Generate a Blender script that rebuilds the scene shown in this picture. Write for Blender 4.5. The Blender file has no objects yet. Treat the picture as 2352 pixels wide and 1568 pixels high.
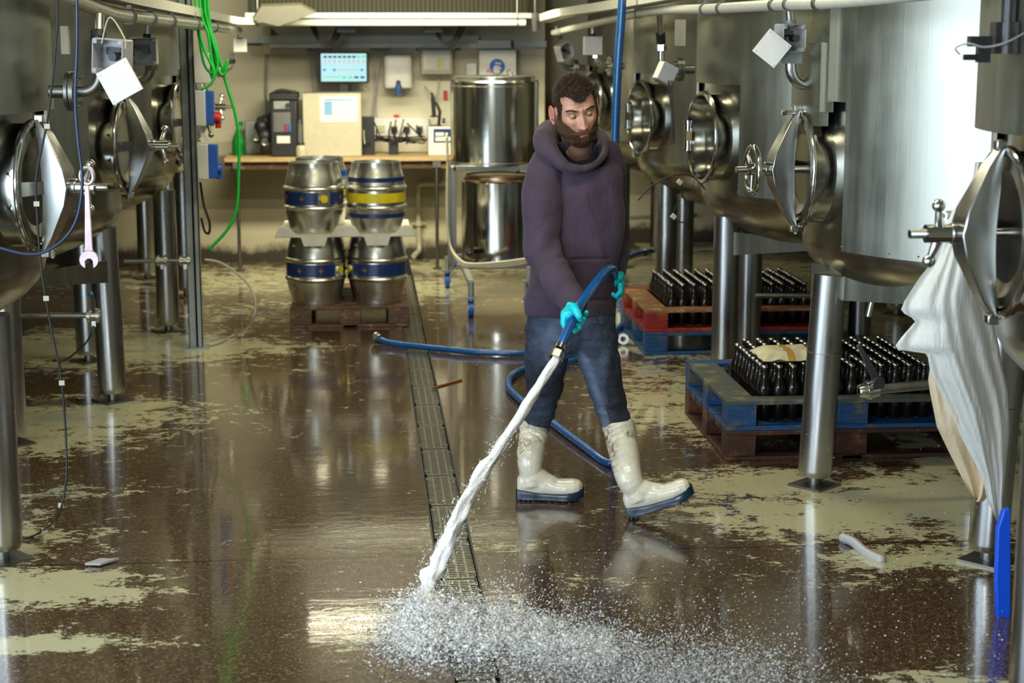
import bpy, bmesh, math, random
from mathutils import Vector, Matrix, noise
random.seed(7)
PI = math.pi
S = bpy.context.scene
COL = S.collection

# ------------------------------------------------------------------ camera
F = 3900.0; TH = math.atan(714 / F); PSI = math.radians(5.07); H = 2.0
cd = bpy.data.cameras.new('camera'); cam = bpy.data.objects.new('camera', cd); COL.objects.link(cam)
cd.sensor_width = 36.0; cd.lens = 36.0 * F / 2352; cd.clip_start = 0.1; cd.clip_end = 60
cam.location = (0, 0, H); cam.rotation_euler = (PI / 2 - TH, 0, -PSI)
S.camera = cam
cd.dof.use_dof = True; cd.dof.focus_distance = 7.15; cd.dof.aperture_fstop = 3.2
CM = cam.rotation_euler.to_matrix()

# ------------------------------------------------------------------ light
w = bpy.data.worlds.new('world'); S.world = w; w.use_nodes = True
w.node_tree.nodes['Background'].inputs[0].default_value = (0.75, 0.78, 0.7, 1)
w.node_tree.nodes['Background'].inputs[1].default_value = 0.03
def area(name, loc, rot, sx, sy, power, col):
    l = bpy.data.lights.new(name, 'AREA'); l.shape = 'RECTANGLE'; l.size = sx; l.size_y = sy
    l.energy = power; l.color = col
    o = bpy.data.objects.new(name, l); COL.objects.link(o); o.location = loc; o.rotation_euler = rot
    return o
# daylight through the open loading door in the left wall, and an added fill light behind the camera
area('daylight_door', (-4.25, 2.1, 1.7), (0, -PI / 2, 0), 3.2, 5.2, 290, (0.68, 0.84, 1.0))
area('rear_fill', (-2.4, -2.3, 2.3), (math.radians(80), 0, math.radians(-12)), 3.0, 1.6, 215, (0.80, 0.90, 1.0))
# fluorescent fittings hung along the aisle and over the counter
for (x, y, z, tl, sx, p) in ((0.35, 5.6, 3.4, 0, 2.4, 38), (0.35, 9.4, 3.3, 0, 2.4, 62), (0.1, 12.55, 2.42, 42, 2.3, 78), (0.37, 12.5, 2.47, 0, 1.65, 16), (-1.9, 14.3, 2.6, 30, 1.2, 9)):
    area('ceiling_lamp', (x, y, z), (math.radians(tl), 0, 0), sx, 0.22, p, (1.0, 0.93, 0.66))
vs = S.view_settings; vs.view_transform = 'Standard'; vs.look = 'None'; vs.gamma = 1.0; vs.use_curve_mapping = False
vs.exposure = 0.5
S.cycles.max_bounces = 6; S.cycles.glossy_bounces = 4; S.cycles.transmission_bounces = 5; S.cycles.use_adaptive_sampling = True; S.cycles.adaptive_threshold = 0.015
S.cycles.sample_clamp_indirect = 4.0; S.cycles.caustics_reflective = False; S.cycles.caustics_refractive = False
try: S.cycles.use_denoising = True
except Exception: pass

# ------------------------------------------------------------------ where a pixel of the frame meets the room
def ray(px, py):
    return (CM @ Vector(((px - 1176) / F, (784 - py) / F, -1.0)))
def at(px, py, Y):
    d = ray(px, py); return Vector((d.x * Y / d.y, Y, H + d.z * Y / d.y))
def G(px, py, z=0.0):
    d = ray(px, py); t = (z - H) / d.z; return Vector((d.x * t, d.y * t, z))

# ------------------------------------------------------------------ mesh builder
class MB:
    def __init__(s): s.v = []; s.f = []; s.m = []; s.mi = 0
    def add(s, vs, fs):
        n = len(s.v); s.v.extend(Vector(v) for v in vs)
        for f in fs: s.f.append(tuple(i + n for i in f)); s.m.append(s.mi)
        return s
    def box(s, c, d, M=None):
        c = Vector(c); x, y, z = (k / 2 for k in d)
        P = [Vector((a * x, b * y, e * z)) for a in (-1, 1) for b in (-1, 1) for e in (-1, 1)]
        if M is not None: P = [M @ p for p in P]
        return s.add([p + c for p in P], [(0, 1, 3, 2), (4, 6, 7, 5), (0, 4, 5, 1), (2, 3, 7, 6), (0, 2, 6, 4), (1, 5, 7, 3)])
    def bx(s, x0, x1, y0, y1, z0, z1):
        return s.box(((x0 + x1) / 2, (y0 + y1) / 2, (z0 + z1) / 2), (abs(x1 - x0), abs(y1 - y0), abs(z1 - z0)))
    def tube(s, pts, r, n=12, closed=False, cap=True, flat=None):
        pts = [Vector(p) for p in pts]; N = len(pts)
        rs = r if isinstance(r, (list, tuple)) else [r] * N
        T = []
        for i in range(N):
            a = pts[i - 1] if (i > 0 or closed) else pts[i]; b = pts[(i + 1) % N] if (i < N - 1 or closed) else pts[i]
            t = (b - a); T.append(t.normalized() if t.length > 1e-9 else Vector((0, 0, 1)))
        u = T[0].orthogonal().normalized(); V = []; Fc = []
        for i in range(N):
            u = (u - T[i] * u.dot(T[i]));
            u = u.normalized() if u.length > 1e-6 else T[i].orthogonal().normalized()
            w_ = T[i].cross(u)
            for k in range(n):
                a = 2 * PI * k / n
                V.append(pts[i] + (u * math.cos(a) + w_ * math.sin(a)) * rs[i])
        for i in range(N if closed else N - 1):
            j = (i + 1) % N
            for k in range(n):
                k2 = (k + 1) % n
                Fc.append((i * n + k, i * n + k2, j * n + k2, j * n + k))
        if cap and not closed:
            Fc.append(tuple(range(n - 1, -1, -1))); Fc.append(tuple((N - 1) * n + k for k in range(n)))
        return s.add(V, Fc)
    def cyl(s, a, b, r, r2=None, n=20, cap=True):
        return s.tube([a, b], [r, r if r2 is None else r2], n, cap=cap)
    def capsule(s, pts, rs, n=14):
        pts = [Vector(p) for p in pts]; P = []; R = []
        d0 = (pts[0] - pts[1]).normalized(); d1 = (pts[-1] - pts[-2]).normalized()
        for a in (75, 50, 25): P.append(pts[0] + d0 * rs[0] * math.sin(math.radians(a))); R.append(rs[0] * math.cos(math.radians(a)))
        P += pts; R += list(rs)
        for a in (25, 50, 75): P.append(pts[-1] + d1 * rs[-1] * math.sin(math.radians(a))); R.append(rs[-1] * math.cos(math.radians(a)))
        return s.tube(P, R, n)
    def lathe(s, prof, c=(0, 0, 0), n=32, M=None, cap=False):
        c = Vector(c); V = []; Fc = []
        for (r, z) in prof:
            for k in range(n):
                a = 2 * PI * k / n; p = Vector((r * math.cos(a), r * math.sin(a), z))
                V.append((M @ p if M is not None else p) + c)
        for i in range(len(prof) - 1):
            for k in range(n):
                k2 = (k + 1) % n; Fc.append((i * n + k, i * n + k2, (i + 1) * n + k2, (i + 1) * n + k))
        if cap:
            Fc.append(tuple(range(n - 1, -1, -1))); Fc.append(tuple((len(prof) - 1) * n + k for k in range(n)))
        return s.add(V, Fc)
    def loft(s, rings, n=24, cap=True, p=1.0):
        V = []; Fc = []
        for (c, u, w_) in rings:
            c = Vector(c); u = Vector(u); w_ = Vector(w_)
            for k in range(n):
                a = 2 * PI * k / n; ca, sa = math.cos(a), math.sin(a)
                ca = math.copysign(abs(ca) ** p, ca); sa = math.copysign(abs(sa) ** p, sa)
                V.append(c + u * ca + w_ * sa)
        for i in range(len(rings) - 1):
            for k in range(n):
                k2 = (k + 1) % n; Fc.append((i * n + k, i * n + k2, (i + 1) * n + k2, (i + 1) * n + k))
        if cap:
            Fc.append(tuple(range(n - 1, -1, -1))); Fc.append(tuple((len(rings) - 1) * n + k for k in range(n)))
        return s.add(V, Fc)
    def sphere(s, c, r, n=16, sc=(1, 1, 1)):
        c = Vector(c); m = max(6, n // 2); prof = [(max(1e-4, math.sin(PI * i / m)) * r, -math.cos(PI * i / m) * r) for i in range(m + 1)]
        return s.lathe(prof, c, n, Matrix.Diagonal(Vector(sc)))
    def torus(s, c, R, r, axis, n=32, k=10):
        ax = Vector(axis).normalized(); u = ax.orthogonal().normalized(); w_ = ax.cross(u)
        return s.tube([Vector(c) + (u * math.cos(2 * PI * i / n) + w_ * math.sin(2 * PI * i / n)) * R for i in range(n)], r, k, closed=True)
    def prism(s, poly, off, M=None):
        """poly: list of 3-D points of one face, off: extrusion vector"""
        n = len(poly); off = Vector(off); P = [Vector(p) for p in poly]
        V = P + [p + off for p in P]
        Fc = [tuple(range(n - 1, -1, -1)), tuple(range(n, 2 * n))] + [(i, (i + 1) % n, (i + 1) % n + n, i + n) for i in range(n)]
        return s.add(V, Fc)
    def patch(s, c, R, a0, a1, z0, z1, t=0.006, n=None):
        """thick piece of cylinder wall, angles in degrees"""
        n = n or max(2, int(abs(a1 - a0) / 4)); V = []; Fc = []
        for i in range(n + 1):
            a = math.radians(a0 + (a1 - a0) * i / n); ca, sa = math.cos(a), math.sin(a)
            for (r, z) in ((R, z0), (R, z1), (R - t, z1), (R - t, z0)): V.append((c[0] + r * ca, c[1] + r * sa, z))
        for i in range(n):
            for k in range(4):
                k2 = (k + 1) % 4; Fc.append((i * 4 + k, (i + 1) * 4 + k, (i + 1) * 4 + k2, i * 4 + k2))
        Fc.append((3, 2, 1, 0)); Fc.append(tuple(n * 4 + k for k in range(4)))
        return s.add(V, Fc)
    def grid(s, fn, nu, nv):
        V = [fn(i / nu, j / nv) for j in range(nv + 1) for i in range(nu + 1)]
        Fc = [(j * (nu + 1) + i, j * (nu + 1) + i + 1, (j + 1) * (nu + 1) + i + 1, (j + 1) * (nu + 1) + i) for j in range(nv) for i in range(nu)]
        return s.add(V, Fc)
    def mesh(s, name, off=Vector((0, 0, 0))):
        me = bpy.data.meshes.new(name); me.from_pydata([v - off for v in s.v], [], s.f)
        bm = bmesh.new(); bm.from_mesh(me); bmesh.ops.recalc_face_normals(bm, faces=bm.faces); bm.to_mesh(me); bm.free()
        for p, m in zip(me.polygons, s.m): p.material_index = m
        return me
    def build(s, name, mat, parent=None, smooth=35, bevel=0, kind=None, base=None, label=None):
        off = Vector((0, 0, 0)); q = parent
        while q is not None: off += q.location; q = q.parent
        if parent is None:
            if base is None:
                lo = [min(v[i] for v in s.v) for i in range(3)]; hi = [max(v[i] for v in s.v) for i in range(3)]
                base = Vector(((lo[0] + hi[0]) / 2, (lo[1] + hi[1]) / 2, lo[2]))
            off = Vector(base)
        me = s.mesh(name, off)
        for m in (mat if isinstance(mat, (list, tuple)) else [mat]): me.materials.append(m)
        o = bpy.data.objects.new(name, me); COL.objects.link(o)
        if parent is None: o.location = off
        else: o.parent = parent
        finish(o, smooth, bevel)
        if kind: o['kind'] = kind
        if label: o['label'] = label
        return o
def finish(o, smooth=35, bevel=0):
    if smooth:
        me = o.data
        for p in me.polygons: p.use_smooth = True
        if smooth < 180:
            bm = bmesh.new(); bm.from_mesh(me); lim = math.radians(smooth)
            for e in bm.edges:
                if len(e.link_faces) != 2 or e.calc_face_angle(0) > lim: e.smooth = False
            bm.to_mesh(me); bm.free()
    if bevel:
        b = o.modifiers.new('bevel', 'BEVEL'); b.width = bevel; b.segments = 2; b.limit_method = 'ANGLE'; b.angle_limit = math.radians(40)
def tag(o, label, cat, group=None):
    o['label'] = label; o['category'] = cat
    if group: o['group'] = group
    return o
def empty(name, loc, label=None, cat=None, group=None):
    o = bpy.data.objects.new(name, None); COL.objects.link(o); o.location = loc; o.empty_display_size = 0.1
    if label: tag(o, label, cat, group)
    return o
def part(name, mb, mat, parent, **k): return mb.build(name, mat, parent, **k)
def dup(o, loc, rz=0.0, label=None, parent=None):
    c = o.copy(); COL.objects.link(c)
    if parent is None: c.location = loc; c.rotation_euler = (0, 0, rz)
    else: c.parent = parent
    if label: c['label'] = label
    for ch in list(o.children): dup(ch, None, 0, None, c)
    return c
def smoothpath(pts, k=8):
    """Catmull-Rom"""
    P = [Vector(p) for p in pts]; out = []
    for i in range(len(P) - 1):
        p0 = P[max(i - 1, 0)]; p1 = P[i]; p2 = P[i + 1]; p3 = P[min(i + 2, len(P) - 1)]
        for j in range(k):
            t = j / k; out.append(0.5 * ((2 * p1) + (p2 - p0) * t + (2 * p0 - 5 * p1 + 4 * p2 - p3) * t * t + (3 * p1 - p0 - 3 * p2 + p3) * t ** 3))
    out.append(P[-1]); return out
def fn(v, s=1.0, seed=0.0): return noise.noise(Vector((v[0] * s + seed, v[1] * s + seed * 1.7, v[2] * s - seed)))

# ------------------------------------------------------------------ materials
class NT:
    def __init__(s, name):
        s.m = bpy.data.materials.new(name); s.m.use_nodes = True; s.t = s.m.node_tree
        s.b = s.t.nodes['Principled BSDF']
    def n(s, typ, **k):
        nd = s.t.nodes.new(typ)
        for a, b in k.items():
            if a[0] == 'i' and a[1:].isdigit(): s.set(nd.inputs[int(a[1:])], b)
            elif a.startswith('in_'): s.set(nd.inputs[a[3:].replace('_', ' ')], b)
            else: setattr(nd, a, b)
        return nd
    def set(s, sock, v):
        if hasattr(v, 'is_output'): s.t.links.new(v, sock)
        elif isinstance(v, tuple) and sock.type == 'RGBA' and len(v) == 3: sock.default_value = (*v, 1)
        elif sock.type == 'RGBA' and isinstance(v, (int, float)): sock.default_value = (v, v, v, 1)
        else: sock.default_value = v
    def coord(s, scale=(1, 1, 1), kind='Object'):
        if kind == 'World': o = s.n('ShaderNodeNewGeometry').outputs['Position']
        else: o = s.n('ShaderNodeTexCoord').outputs[kind]
        mp = s.n('ShaderNodeMapping'); s.t.links.new(o, mp.inputs['Vector']); mp.inputs['Scale'].default_value = scale
        return mp.outputs[0]
    def noise(s, co, scale, detail=4, rough=0.5, dist=0.0):
        return s.n('ShaderNodeTexNoise', in_Vector=co, in_Scale=float(scale), in_Detail=float(detail), in_Roughness=float(rough), in_Distortion=float(dist)).outputs['Fac']
    def ramp(s, fac, stops):
        r = s.n('ShaderNodeValToRGB'); s.set(r.inputs[0], fac); e = r.color_ramp.elements
        while len(e) < len(stops): e.new(0.5)
        for el, (p, c) in zip(e, stops): el.position = p; el.color = (*c, 1) if isinstance(c, tuple) else (c, c, c, 1)
        return r.outputs[0]
    def mix(s, f, a, b, typ='MIX'):
        m = s.n('ShaderNodeMix', data_type='RGBA', blend_type=typ); s.set(m.inputs[0], f); s.set(m.inputs[6], a); s.set(m.inputs[7], b); return m.outputs[2]
    def math(s, op, a, b=0.0, c=None):
        m = s.n('ShaderNodeMath', operation=op); s.set(m.inputs[0], a); s.set(m.inputs[1], b)
        if c is not None: s.set(m.inputs[2], c)
        return m.outputs[0]
    def bump(s, h, strength=0.3, dist=0.01, nrm=None):
        b = s.n('ShaderNodeBump', in_Height=h, in_Strength=strength, in_Distance=dist)
        if nrm is not None: s.set(b.inputs['Normal'], nrm)
        s.t.links.new(b.outputs[0], s.b.inputs['Normal']); return b.outputs[0]
    def p(s, **k):
        for a, v in k.items(): s.set(s.b.inputs[a.replace('_', ' ')], v)
        return s
def plain(name, col, rough=0.5, metal=0.0, var=0.12, scale=18, **k):
    t = NT(name); co = t.coord()
    n1 = t.noise(co, scale, 5, 0.6)
    c = t.mix(t.ramp(n1, [(0.3, 0.0), (0.7, 1.0)]), tuple(x * (1 - var) for x in col), tuple(min(1, x * (1 + var)) for x in col))
    t.p(Base_Color=c, Roughness=t.math('MULTIPLY_ADD', n1, 0.12, rough - 0.06), Metallic=metal)
    for a, v in k.items(): t.set(t.b.inputs[a.replace('_', ' ')], v)
    return t.m
def steel(name, col=(0.62, 0.62, 0.59), r0=0.22, r1=0.42, streak=(9, 9, 0.9), blotch=0.25, aniso=0.0, bump=0.12):
    t = NT(name); co = t.coord(streak); c2 = t.coord((1, 1, 1))
    fine = t.noise(t.coord((90, 90, 2.0)), 1.0, 3, 0.6)
    st = t.noise(co, 1.6, 6, 0.65); bl = t.noise(c2, 2.2, 5, 0.6)
    m = t.math('MULTIPLY_ADD', st, 0.55, t.math('MULTIPLY', bl, 0.45))
    c = t.mix(t.ramp(m, [(0.35, 0.0), (0.65, 1.0)]), tuple(x * (1 - blotch) for x in col), col)
    c = t.mix(t.math('MULTIPLY', fine, 0.25), c, tuple(x * 0.8 for x in col))
    t.p(Base_Color=c, Metallic=1.0, Roughness=t.n('ShaderNodeMapRange', i0=m, i1=0.3, i2=0.7, i3=r0, i4=r1).outputs[0])
    if aniso:
        t.p(Anisotropic=aniso)
        tg = t.n('ShaderNodeTangent', direction_type='RADIAL', axis='Z'); t.set(t.b.inputs['Tangent'], tg.outputs[0])
    t.bump(t.math('ADD', t.math('MULTIPLY', fine, 0.4), bl), bump, 0.004)
    return t.m
M = {}
M['steel'] = steel('brushed_steel', (0.50, 0.50, 0.45))
M['clad'] = steel('steel_cladding', (0.42, 0.42, 0.355), 0.28, 0.46, (7, 7, 0.6), 0.30, 0.5, 0.12)
M['bowl'] = steel('dished_steel', (0.42, 0.41, 0.36), 0.18, 0.32, (3, 3, 3), 0.28, 0, 0.06)
M['dullsteel'] = steel('dull_steel', (0.26, 0.26, 0.24), 0.3, 0.5)
M['polish'] = steel('polished_steel', (0.58, 0.58, 0.55), 0.08, 0.2, (4, 4, 4), 0.15, 0, 0.03)
M['leg'] = steel('leg_steel', (0.42, 0.42, 0.41), 0.2, 0.36, (6, 6, 0.8), 0.2, 0.3, 0.08)
M['keg'] = steel('keg_steel', (0.72, 0.71, 0.64), 0.2, 0.38, (5, 5, 1.5), 0.3, 0, 0.15)
M['vessel'] = steel('vessel_steel', (0.62, 0.62, 0.56), 0.10, 0.20, (12, 12, 0.4), 0.2, 0.6, 0.05)
M['oldboard'] = plain('old_board', (0.05, 0.047, 0.03), 0.6)
M['wrench'] = plain('wrench_metal', (0.58, 0.47, 0.50), 0.42, 0.75, 0.15, 30)
M['galv'] = plain('galvanised', (0.30, 0.33, 0.32), 0.5, 0.5, 0.15, 12)
M['black'] = plain('black_rubber', (0.012, 0.012, 0.013), 0.5)
M['blackp'] = plain('black_plastic', (0.02, 0.02, 0.022), 0.35)
M['white'] = plain('white_plastic', (0.72, 0.72, 0.69), 0.35, 0, 0.05)
M['grey'] = plain('grey_plastic', (0.42, 0.42, 0.44), 0.4, 0, 0.06)
M['cream'] = plain('cream_plastic', (0.50, 0.46, 0.34), 0.45, 0, 0.06)
M['pipe_lag'] = plain('pale_lagging', (0.66, 0.66, 0.56), 0.4, 0.2, 0.08, 30)
M['bluehose'] = plain('blue_hose', (0.004, 0.09, 0.30), 0.28, 0, 0.15, 20, Coat_Weight=0.3)
M['bluepl'] = plain('blue_plastic', (0.01, 0.10, 0.50), 0.35, 0, 0.05)
M['brightblue'] = plain('bright_blue_plastic', (0.005, 0.09, 0.75), 0.4, 0, 0.05)
M['red'] = plain('red_plastic', (0.55, 0.02, 0.015), 0.35)
M['orange'] = plain('orange_plastic', (0.65, 0.12, 0.03), 0.4)
M['green'] = plain('green_cable', (0.01, 0.50, 0.05), 0.35)
M['greenb'] = plain('green_bottle_plastic', (0.01, 0.18, 0.03), 0.3)
M['bluecable'] = plain('blue_cable', (0.012, 0.025, 0.075), 0.3)
M['yellow'] = plain('yellow_paint', (0.75, 0.62, 0.02), 0.4)
M['navy'] = plain('navy_band', (0.01, 0.03, 0.13), 0.35, 0, 0.25)
M['copper'] = plain('copper_tone', (0.45, 0.20, 0.06), 0.35, 0.6)
M['glove'] = None
def wood(name, col, dark, scale=6, wear=None):
    t = NT(name); n1 = t.noise(t.coord((2, 14, 14)), scale, 6, 0.6); n2 = t.noise(t.coord(), 9, 6, 0.7)
    c = t.mix(t.ramp(n1, [(0.35, 0.0), (0.65, 1.0)]), dark, col)
    if wear: c = t.mix(t.ramp(n2, [(0.52, 0.0), (0.62, 1.0)]), c, wear)
    t.p(Base_Color=c, Roughness=0.55); t.bump(n1, 0.4, 0.003); return t.m
M['counter'] = wood('counter_wood', (0.55, 0.40, 0.20), (0.42, 0.29, 0.13))
M['palletwood'] = wood('brown_pallet_wood', (0.11, 0.055, 0.025), (0.04, 0.02, 0.01), 6, (0.24, 0.13, 0.05))
M['palletblue'] = wood('blue_pallet_wood', (0.008, 0.07, 0.21), (0.004, 0.035, 0.11), 6, (0.10, 0.09, 0.06))
M['palletbluetop'] = wood('worn_blue_pallet_wood', (0.03, 0.07, 0.10), (0.09, 0.08, 0.045), 6, (0.20, 0.17, 0.08))
M['palletred'] = wood('red_pallet_wood', (0.32, 0.012, 0.008), (0.16, 0.008, 0.006), 6, (0.30, 0.10, 0.03))
M['palletredtop'] = wood('worn_red_pallet_wood', (0.30, 0.10, 0.04), (0.22, 0.13, 0.06), 6, (0.42, 0.30, 0.14))
M['palletdark'] = wood('dark_red_pallet_wood', (0.055, 0.014, 0.008), (0.02, 0.008, 0.006), 6, (0.12, 0.04, 0.02))
def mk():
    t = NT('dark_bottle_glass'); t.p(Base_Color=(0.008, 0.005, 0.004), Roughness=0.12, Coat_Weight=0.0); M['bottle'] = t.m
    t = NT('clear_hose'); t.p(Base_Color=(0.8, 0.78, 0.68), Roughness=0.15, Transmission_Weight=0.6, IOR=1.3); M['clear'] = t.m
    # gloves
    t = NT('turquoise_nitrile'); n1 = t.noise(t.coord((1, 1, 1)), 70, 4, 0.6)
    t.p(Base_Color=t.mix(n1, (0.0, 0.50, 0.62), (0.004, 0.72, 0.82)), Roughness=0.38, Subsurface_Weight=0.1, Subsurface_Radius=(0.01, 0.01, 0.01)); t.bump(n1, 0.35, 0.004); M['glove'] = t.m
    # wall
    t = NT('painted_wall'); co = t.coord((1, 1, 1), 'World')
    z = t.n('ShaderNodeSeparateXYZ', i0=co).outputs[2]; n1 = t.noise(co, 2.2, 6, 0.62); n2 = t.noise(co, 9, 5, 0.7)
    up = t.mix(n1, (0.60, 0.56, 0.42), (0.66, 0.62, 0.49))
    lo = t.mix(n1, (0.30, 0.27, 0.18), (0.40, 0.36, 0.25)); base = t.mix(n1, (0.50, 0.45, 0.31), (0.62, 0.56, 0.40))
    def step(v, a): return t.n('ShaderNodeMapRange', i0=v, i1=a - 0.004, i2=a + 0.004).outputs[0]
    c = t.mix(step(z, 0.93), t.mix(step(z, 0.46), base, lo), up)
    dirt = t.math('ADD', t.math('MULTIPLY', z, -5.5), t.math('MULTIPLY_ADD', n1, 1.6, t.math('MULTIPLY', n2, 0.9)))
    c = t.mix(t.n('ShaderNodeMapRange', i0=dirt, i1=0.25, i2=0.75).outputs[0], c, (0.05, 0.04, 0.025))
    # blockwork joints
    br = t.n('ShaderNodeTexBrick', in_Vector=t.n('ShaderNodeCombineXYZ', i0=t.n('ShaderNodeSeparateXYZ', i0=co).outputs[0], i1=z).outputs[0], in_Scale=1.0, in_Mortar_Size=0.008, in_Brick_Width=0.44, in_Row_Height=0.215)
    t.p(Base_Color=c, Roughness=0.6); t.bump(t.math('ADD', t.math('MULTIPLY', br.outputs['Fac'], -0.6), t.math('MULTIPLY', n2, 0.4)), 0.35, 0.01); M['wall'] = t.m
    t = NT('ceiling_paint'); n1 = t.noise(t.coord(), 3, 5); t.p(Base_Color=t.mix(n1, (0.30, 0.30, 0.25), (0.42, 0.41, 0.35)), Roughness=0.8); M['ceil'] = t.m
    # ribbed duct insulation
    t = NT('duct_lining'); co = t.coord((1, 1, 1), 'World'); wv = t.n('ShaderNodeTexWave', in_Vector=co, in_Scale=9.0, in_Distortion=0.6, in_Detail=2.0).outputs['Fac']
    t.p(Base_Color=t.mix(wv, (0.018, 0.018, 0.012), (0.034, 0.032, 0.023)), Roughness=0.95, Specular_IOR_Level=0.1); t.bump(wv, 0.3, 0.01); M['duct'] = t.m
    # floor: brown exposed aggregate under a film of water, remains of cream paint, a cut joint
    t = NT('wet_floor'); co = t.coord((1, 1, 1), 'World'); at_ = t.n('ShaderNodeAttribute', attribute_name='paint'); pa = at_.outputs['Fac']
    wt = t.n('ShaderNodeAttribute', attribute_name='wet').outputs['Fac']
    n_sm = t.noise(co, 75, 3, 0.7); vor = t.n('ShaderNodeTexVoronoi', in_Vector=co, in_Scale=150.0); n_md = t.noise(co, 4.5, 7, 0.62, 0.4)
    strk = t.noise(t.coord((4.2, 5.2, 3), 'World'), 1.5, 9, 0.74, 0.5)
    agg = t.mix(t.ramp(n_sm, [(0.35, 0.0), (0.68, 1.0)]), (0.019, 0.010, 0.0045), (0.115, 0.066, 0.032))
    agg = t.mix(t.ramp(vor.outputs['Color'], [(0.66, 0.0), (0.88, 0.85)]), agg, (0.27, 0.17, 0.09))
    agg = t.mix(t.ramp(n_md, [(0.35, 0.0), (0.7, 0.6)]), agg, t.mix(0.5, agg, (0.09, 0.07, 0.045)))
    paint = t.mix(n_md, (0.62, 0.56, 0.30), (0.50, 0.50, 0.36))
    paint = t.mix(t.ramp(t.noise(co, 1.1, 3), [(0.58, 0.0), (0.72, 0.85)]), paint, (0.36, 0.40, 0.34))
    paint = t.mix(t.ramp(t.noise(co, 2.6, 5, 0.7), [(0.66, 0.0), (0.74, 0.7)]), paint, (0.22, 0.09, 0.04))
    pf = t.math('ADD', pa, t.math('MULTIPLY_ADD', strk, 3.0, -1.5))
    pf = t.math('ADD', pf, t.math('MULTIPLY_ADD', t.noise(t.coord((26, 44, 20), 'World'), 1.0, 5, 0.8), 2.0, -1.0))
    pm = t.n('ShaderNodeMapRange', i0=pf, i1=0.52, i2=0.58).outputs[0]
    c = t.mix(pm, agg, paint)
    sp = t.n('ShaderNodeSeparateXYZ', i0=co)
    jy = t.math('ADD', sp.outputs[1], t.math('MULTIPLY_ADD', t.noise(co, 2, 4), 0.05, -0.025))
    jn = t.n('ShaderNodeMapRange', i0=t.math('ABSOLUTE', t.math('SUBTRACT', jy, JOINT)), i1=0.004, i2=0.012, i3=1.0, i4=0.0).outputs[0]
    c = t.mix(jn, c, (0.02, 0.015, 0.01))
    t.p(Base_Color=c)
    rip = t.noise(t.coord((5, 12, 5), 'World'), 1.3, 5, 0.62, 0.8); rip2 = t.noise(t.coord((14, 34, 10), 'World'), 1.0, 4, 0.6, 0.5)
    dry = t.ramp(t.noise(co, 1.6, 6, 0.65), [(0.40, 0.0), (0.62, 1.0)])
    r_wet = t.math('MULTIPLY_ADD', dry, 0.10, 0.04)
    r = t.mix(pm, r_wet, t.math('MULTIPLY_ADD', n_md, 0.25, 0.12))
    r = t.mix(wt, 0.42, r)
    t.p(Roughness=r, IOR=1.38)
    t.set(t.b.inputs['Coat Weight'], t.math('MULTIPLY', wt, 0.75)); t.set(t.b.inputs['Coat Roughness'], 0.03)
    h = t.math('ADD', t.math('MULTIPLY', rip, 0.7), t.math('MULTIPLY', rip2, 0.22))
    bw = t.n('ShaderNodeBump', in_Height=h, in_Strength=0.045, in_Distance=0.012)
    t.t.links.new(bw.outputs[0], t.b.inputs['Coat Normal'])
    t.bump(t.math('ADD', t.math('MULTIPLY', n_sm, 0.35), t.math('MULTIPLY', pm, 0.2)), 0.35, 0.006, bw.outputs[0])
    M['floor'] = t.m
JOINT = G(1100, 1272).y
mk()
# ------------------------------------------------------------------ the room
def struct(name, mb, m, **k):
    return mb.build(name, m, None, kind='structure', **k)
DX0, DX1 = 0.262, 0.412
def sst(a, b, x): t = max(0.0, min(1.0, (x - a) / (b - a))); return t * t * (3 - 2 * t)
# worn paint that is left: px, py, half width m, half length m, amount
PATCH = [(150, 960, .75, .55, .95), (60, 1010, .6, .45, .9), (300, 930, .35, .25, .9), (90, 1350, .42, .22, 1.2), (30, 1480, .38, .12, 1.1), (170, 1130, .45, .2, .55), (-80, 1250, .5, .6, .8),
         (400, 800, .85, .45, 1.05), (200, 800, 1.2, .8, 1.0), (620, 720, 1.1, .7, .55), (560, 640, 1.6, 1.0, .7), (1000, 660, .7, .8, .75), (1100, 610, 1.2, .6, .9), (1560, 930, .45, .9, .85), (1500, 860, .4, .5, .7), (1520, 760, .6, 1.2, .95),
         (1750, 1110, .55, .30, .98), (1950, 1180, .8, .4, 1.0), (2200, 1150, .9, .6, 1.08), (1800, 1200, .45, .16, .75), (2150, 1280, .6, .22, .85), (2000, 1340, .25, .12, .45), (2180, 1560, .3, .12, .75),
         (1440, 620, .8, 1.1, .95), (980, 1260, .05, .4, .2), (1160, 1260, .22, .10, .55), (880, 1470, .30, .25, .30), (1340, 1330, .2, .1, .5), (760, 900, .2, .3, .1)]
PW = [(G(a, b), c, d, e) for a, b, c, d, e in PATCH]
def floor_vals(x, y):
    v = 0.0
    for g_, rx, ry, s in PW:
        q = ((x - g_.x) / rx) ** 2 + ((y - g_.y) / ry) ** 2
        if q < 4: v = max(v, s * math.exp(-q * 0.9))
    if abs(x) > 2.6: v = max(v, 0.75)
    wet = 1.0 - 0.75 * sst(13.2, 14.3, y)
    return v, wet
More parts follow.
